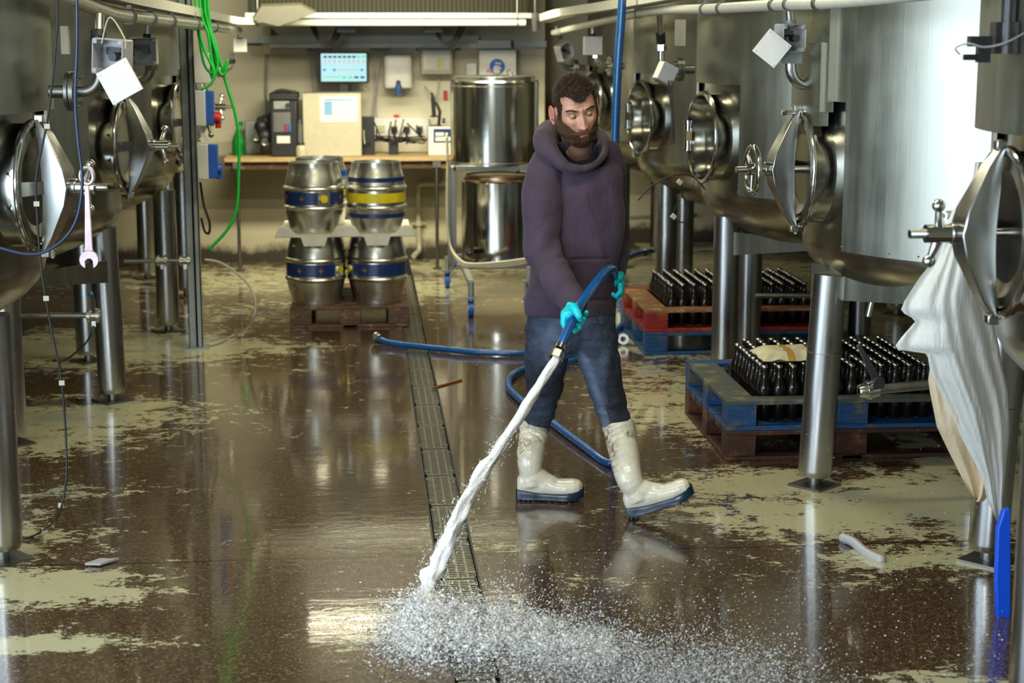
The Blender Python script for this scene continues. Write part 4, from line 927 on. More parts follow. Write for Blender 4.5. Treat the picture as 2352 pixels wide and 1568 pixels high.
part('hose_tube', MB().tube(smoothpath(hs, 8), HR, 18), M['bluehose'], t_, smooth=180)
d0 = (hs[0] - hs[1]).normalized(); m = MB(); m.cyl(hs[0] - d0 * .01, hs[0] + d0 * .015, .032, n=24); m.cyl(hs[0] + d0 * .015, hs[0] + d0 * .04, .037, n=24); m.torus(hs[0] + d0 * .03, .033, .005, d0, 24, 8); part('hose_coupling', m, M['steel'], t_)
t_ = empty('water_hose', at(1434, 585, 11.3), 'blue hose hanging down from above between the man and the tanks', 'hose')
vh = [at(1432, -60, 9.6), at(1427, 40, 9.6), at(1419, 160, 9.6), at(1413, 320, 9.6), at(1411, 420, 9.6), at(1412, 520, 9.7), at(1420, 575, 9.9), at(1436, 590, 10.3), at(1462, 583, 10.8), at(1494, 577, 11.3)]
part('hose_tube', MB().tube(smoothpath(vh, 8), .024, 18), M['bluehose'], t_, smooth=180)
c = at(1475, 580, 11.0); part('hose_clamp', MB().cyl(c - Vector((.015, .01, 0)), c + Vector((.015, .01, .0)), .028, n=20), M['polish'], t_)
c = lift(G(1432, 790), .04); m = MB(); dd = Vector((-.2, -1, .05)).normalized(); m.lathe([(.018, 0), (.018, .05), (.036, .05), (.036, .02), (.026, .0), (.018, 0)], c, 28, dd.to_track_quat('Z', 'Y').to_matrix()); tag(m.build('hose_coupling', M['steel'], None), 'round steel coupling lying on the floor beside the blue pallet', 'coupling')
# strut post
px_ = G(452, 800)
root = empty('strut_post', px_, 'grey steel strut post standing on the floor between tank rows and counter', 'post')
m = MB(); a = at(434, 70, px_.y); b = px_
def sl(x0, x1, dy0, dy1, mb): mb.bx(px_.x + x0, px_.x + x1, px_.y + dy0, px_.y + dy1, 0, 2.35)
sl(-.045, -.002, 0, .008, m); sl(-.045, -.040, 0, .05, m); sl(-.045, -.002, .045, .05, m); part('channel', m, M['galv'], root)
m = MB(); sl(.004, .012, -.01, .06, m); sl(.004, .04, -.01, -.004, m); sl(.034, .04, -.01, .06, m); part('channel', m, M['galv'], root)
m = MB(); m.box(px_ + Vector((0, .02, .005)), (.16, .12, .01)); part('base_plate', m, M['galv'], root)
YP = px_.y - .02
def socket_box(x0, x1, y0, y1, xb_, mat, label, plugm=None, plug=None):
    rt = empty('socket_box', at((x0 + x1) / 2, y1, YP), label, 'socket box')
    part('casing', wbox(x0, xb_, y0, y1, YP - .09, .09), M['white'], rt, bevel=.006)
    if mat: part('front', wbox(xb_, x1, y0 + 1, y1 - 3, YP - .085, .08), M[mat], rt, bevel=.006)
    if plug: c = at(*plug, YP - .05); part('plug', MB().cyl(c - Vector((.03, 0, 0)), c + Vector((.025, 0, -.01)), .035, n=20).cyl(c + Vector((.01, 0, -.03)), c + Vector((.01, 0, -.07)), .018, n=12), M[plugm], rt)
socket_box(446, 485, 122, 192, 485, None, 'plain cream box fixed high on the strut post')
socket_box(449, 490, 208, 290, 471, 'bluepl', 'white and blue socket box with a red plug on the strut post', 'red', (497, 268))
socket_box(454, 499, 331, 413, 477, 'bluepl', 'white and blue socket box with a blue plug, lowest on the strut post', 'bluepl', (500, 385))
m = MB(); m.tube(smoothpath([at(460, 418, YP), at(468, 470, YP), at(481, 510, YP), at(480, 535, YP), at(470, 530, YP + .05), at(462, 500, YP + .05)]), .008, 8); tag(m.build('power_cable', M['black'], None, smooth=180), 'black cable looping below the lower blue socket box', 'cable')
m = MB(); m.prism([at(452, 297, YP - .05), at(458, 296, YP - .05), at(482, 322, YP - .05), at(474, 328, YP - .05)], (0, .03, 0)); tag(m.build('bracket', M['white'], None), 'short white slanted bracket between the two blue socket boxes', 'bracket')
# green cables
gc = [[(447, -60), (452, 40), (468, 110), (490, 160), (486, 190), (462, 206)], [(455, -60), (462, 30), (478, 80), (485, 130), (492, 170), (470, 150), (458, 90), (450, 20)], [(468, -60), (472, 30), (487, 90), (500, 140), (493, 175), (486, 190)], [(474, -60), (480, 40), (492, 110), (497, 150), (510, 172), (520, 160), (522, 138), (516, 160)],
      [(470, -60), (476, 40), (485, 70), (500, 120), (512, 165), (524, 205), (540, 260), (549, 320), (548, 400), (543, 480), (520, 530), (478, 574)], [(460, -60), (466, 20), (474, 60), (488, 110), (494, 150), (492, 180), (484, 168), (490, 120)]]
for i, g_ in enumerate(gc):
    Yg = 10.3 + .03 * i; P_ = [at(x, y, Yg) for x, y in g_]
    tag(MB().tube(smoothpath(P_), .0085 if i != 4 else .0095, 8).build('green_cable', M['green'], None, smooth=180), 'bright green cable hanging in the tangle above the socket boxes' if i != 4 else 'long bright green cable hanging in an arc down to the floor area', 'cable', 'tangled green cables' if i != 4 else None)
# clear hose on floor by the post
m = MB(); m.tube(smoothpath([at(470, 596, 10.6), at(505, 603, 10.6), at(545, 628, 10.55), at(575, 660, 10.5), at(587, 700, 10.45), at(575, 745, 10.5), lift(G(545, 772), .02), lift(G(505, 790), .012), lift(G(478, 796), .012)]), .0085, 10); tag(m.build('clear_hose', M['clear'], None, smooth=180), 'thin clear plastic hose curving down to the floor beside the strut post', 'hose')
# low pipes with valves
def lowpipe(label, a, b, r, vpos=None, ball=None):
    rt = empty('drain_pipe', a, label, 'pipe'); part('pipe', MB().cyl(a, b, r, n=18), M['dullsteel'], rt); return rt
def clampv(rt, c, d, r, m='steel'):
    mm = MB(); d = Vector(d).normalized(); mm.cyl(c - d * .035, c + d * .035, r * 1.25, n=20); mm.cyl(c - d * .03, c - d * .015, r * 1.9, n=24); mm.cyl(c + d * .015, c + d * .03, r * 1.9, n=24); mm.box(c - Z * r * 2.1, (.02, .02, .03)); return part('valve_body', mm, M[m], rt)
a = at(32, 724, 8.6); b = at(225, 724, 8.6); rt = lowpipe('thin steel drain pipe with a blue-knobbed valve, low under the left tanks', a, b, .014)
c = at(215, 724, 8.6); v_ = clampv(rt, c, (1, 0, 0), .02); part('lever', MB().capsule([c, at(217, 695, 8.55), at(213, 676, 8.52)], [.011, .008, .006]), M['dullsteel'], v_); part('knob', MB().sphere(at(208, 676, 8.5), .015, 16), plain('blue_knob', (.01, .14, .35), .3), v_)
a = at(285, 600, 10.5); b = at(437, 598, 10.5); rt = lowpipe('thin steel drain pipe with clamped joints beside the strut post', a, b, .012); clampv(rt, at(372, 598, 10.5), (1, 0, 0), .018); clampv(rt, at(425, 598, 10.5), (1, 0, 0), .018)
a = at(1735, 679, 9.2); b = at(1862, 679, 9.2); lowpipe('thin steel drain pipe between the legs of the middle right tank', a, b, .014)
a = at(1600, 575, 11.5); b = at(1690, 570, 11.5); lowpipe('thin steel drain pipe behind the second right tank leg', a, b, .014)
a = at(2002, 895, 6.72); b = at(2160, 880, 6.72); rt = lowpipe('steel outlet pipe with a black valve lever in front of the blue pallet', a, b, .021)
d = (b - a).normalized(); mm = MB(); q = a; mm.lathe([(.016, -.055), (.026, -.055), (.03, -.045), (.033, -.02), (.040, -.02), (.040, -.005), (.034, -.005), (.034, .012), (.030, .012), (.03, .03), (.022, .035)], q, 28, d.to_track_quat('Z', 'Y').to_matrix()); v_ = part('valve_body', mm, M['polish'], rt)
mm = MB(); l0 = at(2018, 878, 6.68); l1 = at(1973, 792, 6.70); dd = (l1 - l0).normalized(); s_ = dd.cross(Vector((0, 1, 0))).normalized() * .018; mm.prism([l0 - s_, l0 + s_, l1 + s_ * .5, l1 - s_ * .5], (0, .02, 0)); mm.cyl(l0 + Vector((0, -.01, -.0)), l0 + Vector((0, .03, 0)), .026, n=20); part('lever', mm, M['blackp'], v_, bevel=.003)
# wrench
root = empty('wrench', at(205, 620, 6.5), 'large open-ended wrench hanging from the near left manway handle', 'wrench')
YR = 6.55; th = .012
def P2(x, y): return at(x, y, YR)
m = MB(); pl = [P2(194, 420), P2(204, 420), P2(213, 570), P2(215, 577), P2(192, 577), P2(194, 568)]; m.prism(pl, (0, th, 0)); part('shaft', m, M['wrench'], root, bevel=.003)
cc = P2(204, 597); s = (P2(226, 597).x - cc.x)
poly = []
for i in range(19):
    aa = math.radians(-62 + (304) * i / 18); poly.append(Vector((cc.x + s * math.cos(aa), YR, cc.z + s * math.sin(aa))))
for (x, y) in ((196, 614), (195, 600), (201, 594), (208, 594), (213, 600), (214, 615)): poly.append(P2(x, y))
m = MB(); m.prism(poly, (0, th * 1.3, 0)); part('jaw', m, M['wrench'], root, bevel=.002)
m = MB(); c = P2(199, 404); m.tube([c + Vector((.024 * math.cos(t), th / 2, .032 * math.sin(t))) for t in [2 * PI * i / 24 for i in range(24)]], .008, 10, closed=True); part('ring_end', m, M['wrench'], root)
# hanging cables at left
def tags(rt, pts):
    for p in pts: part('cable_tag', MB().box(p, (.02, .006, .018)), M['cream'], rt)
P_ = [at(130, -60, 6.35), at(132, 40, 6.35), at(124, 150, 6.35), at(108, 280, 6.35), at(84, 400, 6.35), at(84, 470, 6.35), at(92, 590, 6.35), at(105, 685, 6.35), at(125, 790, 6.35), at(142, 880, 6.35), at(151, 1000, 6.35), at(152, 1100, 6.3), at(135, 1180, 6.3), lift(G(100, 1228), .02), lift(G(60, 1240), .01), lift(G(34, 1228), .01)]
rt = empty('hanging_cable', at(100, 1228, 6.3), 'thin black cable with cream tags hanging past the near left manway', 'cable'); part('cable_core', MB().tube(smoothpath(P_), .0042, 8), M['black'], rt, smooth=180); tags(rt, [at(108, 290, 6.33), at(84, 468, 6.33), at(106, 685, 6.33), at(142, 879, 6.33), at(140, 1160, 6.28), lift(G(103, 1228), .02)])
P_ = [at(176, -60, 6.2), at(177, 100, 6.2), at(173, 230, 6.2), at(180, 330, 6.2), at(189, 410, 6.2), at(180, 490, 6.2), at(155, 540, 6.2), at(115, 572, 6.2), at(80, 583, 6.2), at(40, 580, 6.2), at(-30, 560, 6.2)]
cable('hanging_cable', P_, .006, M['bluecable'], 'thicker blue-black cable curving across the near left manway')
P_ = [at(215, 748, 8.5), at(195, 790, 8.6), lift(G(140, 835), .01), lift(G(70, 850), .01), lift(G(30, 845), .01)]; cable('floor_cable', P_, .005, M['black'], 'thin black cable drooping from the blue-knobbed valve to the floor')
for (ps, lb) in (([at(1620, 435, 9.3), at(1590, 405, 9.3), at(1548, 402, 9.3), at(1500, 425, 9.3), at(1466, 460, 9.3)], 'thin grey cable curling under the open manway tanks'), ([at(1563, 418, 9.3), at(1568, 450, 9.3), at(1582, 480, 9.3), at(1572, 510, 9.3), at(1545, 498, 9.3), at(1560, 460, 9.3)], 'thin black cable loop with white connectors beside the tank leg')):
    cable('sensor_cable', ps, .004, M['black'], lb)
for (x, y) in ((1561, 418), (1547, 497)): tag(MB().box(at(x, y, 9.28), (.026, .02, .026), Matrix.Rotation(.7, 3, 'Y')).build('connector', M['white'], None), 'small white connector on the dangling cable, %s of two' % ('upper' if y < 450 else 'lower'), 'connector')
# small floor items
a = G(992, 893); b = G(1060, 874); tag(MB().tube([lift(a, .006), lift(b, .006)], .006, 6).build('wooden_stick', plain('stick_wood', (.30, .11, .03), .5), None), 'thin orange-brown stick lying right of the floor drain', 'stick')
c = G(233, 1298); m = MB(); m.prism([c + Vector((-.06, -.01, .006)), c + Vector((0, -.02, .006)), c + Vector((.06, .05, .006)), c + Vector((.03, .04, .006)), c + Vector((-.01, .05, .006))], (0, 0, .008)); tag(m.build('leaf', M['grey'], None), 'small grey leaf-like scrap on the wet floor at left', 'scrap')
m = MB(); m.tube(smoothpath([lift(G(1935, 1243), .015), lift(G(1960, 1256), .02), lift(G(1990, 1275), .01), lift(G(2030, 1292), .006)]), [.02] * 8 * 3 + [.008], 8); tag(m.build('rag', M['grey'], None, smooth=180), 'twisted grey rag on the painted floor at right', 'rag')
a = at(2290, 1190, 5.45); root = empty('blue_scraper', lift(a, 0), 'bright blue plastic board standing behind the nearest right tank leg', 'board')
pl = [(2306, 1172), (2322, 1168), (2322, 1470), (2304, 1466), (2292, 1440), (2289, 1330), (2293, 1215)]
part('blade', MB().prism([at(x, y, 5.45) for x, y in pl], (0, .03, 0)), M['brightblue'], root, bevel=.004)

# ------------------------------------------------------------------ plastic bag on the near right manway
def film(name, col, alpha, rough):
    t = NT(name); n1 = t.noise(t.coord((1, 1, .35)), 9, 6, .65); n2 = t.noise(t.coord((6, 6, .8)), 6, 5, .7)
    t.p(Base_Color=t.mix(n1, col, tuple(min(1, c * 1.15) for c in col)), Roughness=rough, Subsurface_Weight=0.0)
    t.set(t.b.inputs['Transmission Weight'], 0.0); t.set(t.b.inputs['Alpha'], t.n('ShaderNodeMapRange', i0=n2, i1=.3, i2=.7, i3=alpha[0], i4=alpha[1]).outputs[0]); t.bump(n2, .5, .02)
    tl = t.n('ShaderNodeBsdfTranslucent', in_Color=(*col, 1)); mx = t.n('ShaderNodeMixShader', i0=.32); out = t.t.nodes['Material Output']
    t.t.links.new(t.b.outputs[0], mx.inputs[1]); t.t.links.new(tl.outputs[0], mx.inputs[2]); t.t.links.new(mx.outputs[0], out.inputs[0]); return t.m
FILM = film('milky_plastic_film', (.90, .91, .86), (.90, 1.0), .35); LINER = film('cream_liner', (.88, .74, .52), (.97, 1.0), .5)
def drape(rows, Y0, amp, seed, thick, nv=90, nu=40):
    ys = [r[0] for r in rows]
    def lr(y):
        for (a, b) in zip(rows[:-1], rows[1:]):
            if a[0] <= y <= b[0]:
                t = (y - a[0]) / (b[0] - a[0]); return a[1] + (b[1] - a[1]) * t, a[2] + (b[2] - a[2]) * t
        return rows[-1][1:]
    def f(side):
        def g_(u, v):
            y = ys[0] + (ys[-1] - ys[0]) * v; l, r_ = lr(y); ls = sum(lr(min(max(y + q, ys[0]), ys[-1]))[0] for q in range(-120, 121, 20)) / 13; bl = sst(0, .55, u); l2 = l * (1 - bl) + ls * bl; x = l2 + (r_ - l2) * u
            e = math.sin(PI * u) ** .6; wd = (r_ - l) / 200
            dep = Y0 - side * thick * e * min(1, wd) + amp * (noise.noise(Vector((u * 3.5 + v * 1.2, v * 1.6, seed))) + .5 * noise.noise(Vector((u * 9, v * 3, seed + 3))) + .12 * math.sin(u * 13 + v * 5 + 3 * noise.noise(Vector((u * 3, v * 3, 9)))))
            q = at(x, y, dep); return q
        return g_
    m = MB(); m.grid(f(1), nu, nv); m.grid(f(-1), nu, nv); return m
rowsO = [(372, 2240, 2262), (400, 2236, 2256), (430, 2228, 2262), (470, 2196, 2262), (500, 2180, 2262), (560, 2160, 2262), (600, 2142, 2262), (640, 2110, 2264), (690, 2078, 2268), (715, 2068, 2274), (735, 2105, 2280), (775, 2070, 2290), (800, 2052, 2296), (806, 2078, 2296), (812, 2130, 2296), (860, 2138, 2306), (900, 2160, 2314), (960, 2185, 2318), (1000, 2205, 2318), (1050, 2232, 2312), (1100, 2258, 2308), (1150, 2268, 2302), (1196, 2290, 2300)]
rowsI = [(770, 2150, 2290), (830, 2138, 2300), (872, 2132, 2304), (900, 2136, 2308), (980, 2152, 2312), (1030, 2176, 2300), (1090, 2206, 2290), (1140, 2232, 2270), (1152, 2248, 2258)]
root = empty('plastic_bag', at(2260, 1195, 5.7), 'large milky plastic bag hanging from the T-handled manway at right', 'bag')
part('outer_film', drape(rowsO, 5.62, .05, 1.3, .06), FILM, root, smooth=180)
part('inner_liner', drape(rowsI, 5.68, .05, 5.7, .05, 60, 30), LINER, root, smooth=180, label='cream inner liner showing below the film')
# ------------------------------------------------------------------ the man
def blob(name, mb, vox, mats, parent, it=4, fac=.5, disp=None, post=None, label=None):
    me = mb.mesh(name + '_raw'); o = bpy.data.objects.new(name + '_raw', me); COL.objects.link(o)
    r = o.modifiers.new('r', 'REMESH'); r.mode = 'VOXEL'; r.voxel_size = vox
    s_ = o.modifiers.new('s', 'SMOOTH'); s_.iterations = it; s_.factor = fac
    dg = bpy.context.evaluated_depsgraph_get(); dg.update()
    m2 = bpy.data.meshes.new_from_object(o.evaluated_get(dg)); bpy.data.objects.remove(o)
    if disp:
        ns = [v.normal.copy() for v in m2.vertices]
        for v, n in zip(m2.vertices, ns):
            d = disp(v.co, n)
            if isinstance(d, Vector): v.co = v.co + d
            else: v.co = v.co + n * d
    if post: post(m2)
    off = Vector((0, 0, 0)); q = parent
    while q is not None: off += q.location; q = q.parent
    for v in m2.vertices: v.co = v.co - off
    m2.name = name; m2.materials.clear()
    for m in mats: m2.materials.append(m)
    for p in m2.polygons: p.use_smooth = True
    o = bpy.data.objects.new(name, m2); COL.objects.link(o); o.parent = parent
    if label: o['label'] = label
    return o
MP = lift(G(1330, 1165), 0)
man = empty('person', MP, 'bearded person in purple hoodie, jeans and white boots hosing down the floor', 'person')
# --- materials
def mk2():
    t = NT('skin'); co = t.coord(); n1 = t.noise(co, 60, 5, .65); n2 = t.noise(co, 9, 4); am = t.n('ShaderNodeAttribute', attribute_name='tone'); sp = t.n('ShaderNodeSeparateColor', i0=am.outputs['Color'])
    c = t.mix(n2, (.50, .25, .17), (.60, .33, .24)); c = t.mix(t.math('MULTIPLY', n1, .25), c, (.42, .17, .11))
    c = t.mix(sp.outputs[0], c, (.55, .14, .12)); c = t.mix(sp.outputs[1], c, (.075, .045, .03)); c = t.mix(sp.outputs[2], c, (.05, .018, .012))
    t.p(Base_Color=c, Roughness=.46, Subsurface_Weight=.12, Subsurface_Radius=(.012, .005, .003), Subsurface_Scale=.6); t.bump(n1, .25, .002); M['skin'] = t.m
    t = NT('hoodie_cotton'); co = t.coord(); n1 = t.noise(co, 260, 3, .6); n2 = t.noise(co, 5, 5, .6); n3 = t.noise(t.coord((1, 1, .5)), 16, 5, .6, .6)
    c = t.mix(t.ramp(n2, [(.35, 0.), (.7, 1.)]), (.028, .014, .032), (.054, .031, .058)); c = t.mix(t.math('MULTIPLY', n1, .5), c, (.10, .072, .105))
    t.p(Base_Color=c, Roughness=.9); t.set(t.b.inputs['Sheen Weight'], .08)
    t.bump(t.math('ADD', t.math('MULTIPLY', n1, .12), n3), .5, .018); M['hoodie'] = t.m
    t = NT('denim'); co = t.coord(); n1 = t.noise(t.coord((1, 1, 1)), 300, 2, .6); n2 = t.noise(co, 6, 6, .65); n3 = t.noise(t.coord((1, 1, 1.7)), 20, 5, .65, .8); am = t.n('ShaderNodeAttribute', attribute_name='tone'); sp = t.n('ShaderNodeSeparateColor', i0=am.outputs['Color'])
    c = t.mix(t.ramp(n2, [(.38, 0.), (.66, 1.)]), (.005, .009, .024), (.034, .058, .115)); c = t.mix(t.ramp(n3, [(.55, 0.), (.75, .6)]), c, (.09, .135, .22)); c = t.mix(t.math('MULTIPLY', n1, .25), c, (.10, .13, .19))
    c = t.mix(sp.outputs[0], c, (.17, .22, .32)); c = t.mix(sp.outputs[1], c, (.007, .009, .018)); c = t.mix(t.math('MULTIPLY', sp.outputs[2], .4), c, (.16, .12, .10))
    t.p(Base_Color=c, Roughness=.75); t.bump(t.math('ADD', t.math('MULTIPLY', n1, .12), n3), .8, .02); M['denim'] = t.m
    t = NT('white_rubber'); co = t.coord(); n1 = t.noise(co, 9, 6, .7); n2 = t.noise(co, 34, 6, .75, .6); am = t.n('ShaderNodeAttribute', attribute_name='tone'); sp = t.n('ShaderNodeSeparateColor', i0=am.outputs['Color'])
    c = t.mix(n1, (.72, .66, .51), (.84, .79, .65)); dirt = t.math('MULTIPLY', t.ramp(n2, [(.42, 0.), (.58, 1.)]), t.math('MULTIPLY_ADD', sp.outputs[0], .9, .10)); c = t.mix(dirt, c, (.16, .085, .04)); c = t.mix(sp.outputs[1], c, (.09, .045, .02))
    t.p(Base_Color=c, Roughness=.25, Coat_Weight=.25); t.bump(t.noise(co, 22, 5, .6), .25, .01); M['boot'] = t.m
    M['sole'] = plain('navy_rubber', (.003, .018, .045), .25); t = NT('hair'); n1 = t.noise(t.coord(), 24, 4, .6)
    t.p(Base_Color=t.mix(n1, (.022, .013, .007), (.085, .050, .024)), Roughness=.42); M['hair'] = t.m
    t = NT('beard_hair'); n1 = t.noise(t.coord(), 30, 4, .6); t.p(Base_Color=t.mix(n1, (.07, .033, .013), (.24, .125, .055)), Roughness=.5); M['beard'] = t.m
    M['eye'] = plain('eye_white', (.55, .50, .46), .15); M['iris'] = plain('iris', (.02, .03, .04), .1); M['shirt'] = plain('dark_lining', (.018, .014, .018), .9, 0, .2, 60); M['navyshirt'] = plain('navy_shirt', (.01, .025, .12), .8)
mk2()
# --- head. local axes: x to his left (right of the picture), y out of the face, z up; origin between the ears
HC = at(1322, 251, 6.93)
R_h = Matrix.Rotation(math.radians(8), 3, 'Z')                     # placeholder for yaw, combined below
face_dir = Vector((.11, -.95, -.26)).normalized()
rx = Vector((math.cos(math.radians(9)), .12, math.sin(math.radians(10)))).normalized()
fy = (face_dir - rx * face_dir.dot(rx)).normalized(); uz = rx.cross(-fy).normalized()
if uz.z < 0: uz = -uz
HS = 1.10
def HL(x, y, z): return HC + (rx * x + fy * y + uz * z) * HS
def gs(x, c, s): return math.exp(-((x - c) / s) ** 2)
def face_pt(x, z):
    """depth y of the face surface for local x,z (front half)"""
    return surf(math.atan2(x, .09), z)
def surf_r(az, el):
    """az 0 = straight ahead, el = elevation; returns local point"""
    ca, sa, ce, se = math.cos(az), math.sin(az), math.cos(el), math.sin(el)
    a = .0745; b = .094; cz = .125 if el > 0 else .122
    front = max(0.0, ca)
    d = 1 / math.sqrt((ce * sa / a) ** 2 + (ce * ca / b) ** 2 + (se / cz) ** 2)
    x, y, z = d * ce * sa, d * ce * ca, d * se
    # squarer jaw and flatter face
    if z < 0:
        k = min(1, -z / .12); x *= 1 - .10 * k * k; y += front * .018 * k; x *= 1 + .16 * gs(z, -.075, .035)
        if ca < 0: y *= 1 - .45 * k
    y -= .010 * front ** 6 * gs(x, 0, .05)
    if ca < 0: y *= 1.02; z += .0
    if ca > 0.2:
        w_ = sst(.2, .55, ca)
        br = .007 * gs(z, .021, .010) * gs(abs(x), .030, .026)
        so = -.0105 * gs(z, .003, .014) * gs(abs(x), .030, .018)
        ns = (.006 + .022 * sst(.012, -.040, -z * -1) if False else 0)
        tz = (.016 - z) / .060
        n_ = 0
        if -.2 < tz < 1.25: n_ = (.005 + .023 * max(0, min(1, tz)) ** 1.15) * gs(x, 0, .0085 + .0055 * max(0, tz)) * (1 - sst(1.0, 1.16, tz))
        al = .010 * gs(z, -.040, .008) * gs(abs(x), .0145, .006)
        ck = .006 * gs(z, -.022, .016) * gs(abs(x), .045, .018)
        nl = -.0035 * gs(abs(x) - .020 - (-.04 - z) * .35, 0, .0035) * sst(-.078, -.04, z) * (1 - sst(-.038, -.025, z))
        up = .0055 * gs(z, -.0665, .0055) * gs(x, 0, .021); lo = .0075 * gs(z, -.0805, .0060) * gs(x, 0, .018); mo = -.0065 * gs(z, -.0735, .0026) * gs(x, 0, .019)
        mz = .005 * gs(z, -.07, .02) * gs(x, 0, .03); cn = .010 * gs(z, -.108, .014) * gs(x, 0, .022)
        fr = sum(.0011 * math.sin((z + .15 * abs(x) * .6) * 520) * sst(.028, .036, z) * (1 - sst(.062, .07, z)) for _ in (0,)) * gs(x, 0, .045)
        fw = -.0022 * gs(abs(x), .0075, .0022) * gs(z, .024, .010)
        y += w_ * (br + so + n_ + al + ck + nl + up + lo + mo + mz + cn + fr + fw)
    return x, y, z
NA, NE = 260, 200
hv = []; hf = []; info = []
for j in range(NE + 1):
    el = -PI / 2 + PI * j / NE
    for i in range(NA):
        az = 2 * PI * i / NA - PI; az2 = az - .35 * math.sin(az) * 1.0 if False else az
        x, y, z = surf_r(az2, el); hv.append(HL(x, y, z)); info.append((x, y, z))
for j in range(NE):
    for i in range(NA): hf.append((j * NA + i, j * NA + (i + 1) % NA, (j + 1) * NA + (i + 1) % NA, (j + 1) * NA + i))
hm = MB(); hm.add(hv, hf); nk = HL(0, -.03, -.06)
base = at(1330, 372, 7.10)
hm.tube([HL(0, -.02, 0), nk, HL(0, -.025, -.12).lerp(base, .35), base, base - Z * .10], [.055, .060, .060, .066, .10], 30)
for s_ in (-1, 1):   # ears
    ec = (s_ * .0770, -.006, -.006)
    def EL_(a_, r_, o_): return HL(ec[0] + s_ * (o_ + .010 * (r_ * math.cos(a_) < 0)), ec[1] + .016 * r_ * math.cos(a_) - o_ * .5, ec[2] + .035 * r_ * math.sin(a_) * (1 if math.sin(a_) > 0 else .95))
    hm.tube([HL(ec[0] + s_ * (.008 + .009 * (.5 - .5 * math.cos(2 * PI * k / 22)) ), ec[1] + .017 * math.cos(2 * PI * k / 22) - .006, ec[2] + .030 * math.sin(2 * PI * k / 22)) for k in range(22)], .0042, 8, closed=True)
    hm.loft([(HL(ec[0] - s_ * .006, ec[1], ec[2]), fy * .015, uz * .027), (HL(ec[0] + s_ * .008, ec[1] - .004, ec[2]), fy * .015 + rx * s_ * -.006, uz * .027), (HL(ec[0] + s_ * .0105, ec[1] - .006, ec[2]), fy * .012 + rx * s_ * -.007, uz * .024)], 24)
    hm.sphere(HL(ec[0] + s_ * .010, ec[1] + .002, ec[2] - .032), .0085, 10)
# hidden shoulders and chest under the clothes keep the body one piece
TC = [(388, 1270, 1395, .06), (405, 1250, 1405, .085), (450, 1250, 1405, .095), (560, 1255, 1400, .095), (660, 1245, 1395, .09), (760, 1240, 1390, .09)]
def trow(y, x0, x1, d, Y): a = at(x0, y, Y); b = at(x1, y, Y); return ((a + b) / 2, (b - a) / 2, Vector((0, d, 0)))
hm.loft([trow(y, x0, x1, d, 7.12) for y, x0, x1, d in TC], 28)
inv = Matrix((rx, fy, uz)).transposed().inverted()
def loc(p): q = inv @ (p - HC); return q / HS
def tone(me):
    at_ = me.color_attributes.new('tone', 'FLOAT_COLOR', 'POINT'); buf = []
    for v in me.vertices:
        x, y, z = loc(v.co); r = g = b = 0.0
        if y > .02 and z > -.2:
            r = .85 * max(gs(z, -.0665, .0045) * gs(x, 0, .017), gs(z, -.0800, .0052) * gs(x, 0, .015)) ** .6 if abs(x) < .026 and -.092 < z < -.058 else 0
            r = max(r, .28 * gs(x, 0, .014) * gs(z, -.036, .012)); b = 1.0 * gs(z, -.0735, .0016) * gs(x, 0, .014)
            b = max(b, .55 * gs(abs(x), .0075, .0022) * gs(z, -.0485, .0028) * (y > .09)); b = max(b, .35 * gs(abs(x), .008, .0022) * gs(z, .024, .008))
            b = max(b, .22 * gs(abs(x), .031, .016) * gs(z, .006, .006))  # shade of the eye sockets painted into the skin colour
        if abs(x) > .074: r = max(r, .40)
        if is_scalp(x, y, z) > 0: g = .85
        if is_beard(x, y, z) > 0: g = max(g, .6)
        buf += [r, g, b, 1]
    at_.data.foreach_set('color', buf)
def is_scalp(x, y, z):
    ax_ = abs(x)
    if ax_ > .062 and -.030 < y < .018 and -.045 < z < .030: return -1
    if y > 0.0:
        hl = .058 + .016 * gs(ax_, .044, .018) - .006 * gs(x, 0, .02)      # hairline with receding corners
        lat = sst(.060, .072, ax_)
        lim = hl * (1 - lat) + (.0) * lat
        if ax_ > .062: lim = -.015 if y < .045 else .035
        return z - lim
    lim = .002 + (-.07 - .002) * sst(0, -.06, y) if y < 0 else .0
    lim = .0 - .07 * min(1, max(0, -y / .05)); return z - lim
def is_beard(x, y, z):
    ax_ = abs(x)
    if y < .008 and z > -.05 or y < -.02 or z > -.005 and ax_ < .06: return -1
    if ax_ > .058 and .012 < y < .045 and z < .0: return 1
    top = -.058 + 1.0 * max(0, ax_ - .026) * 1.05         # cheek line rising to the sideburn
    if ax_ < .024:
        if -.0885 < z < -.0615 and ax_ < .0165: return -1
        top = -.0555
    return 1 if z < top else -1
body = blob('body', hm, .0024, [M['skin']], man, 3, .5, None, tone)
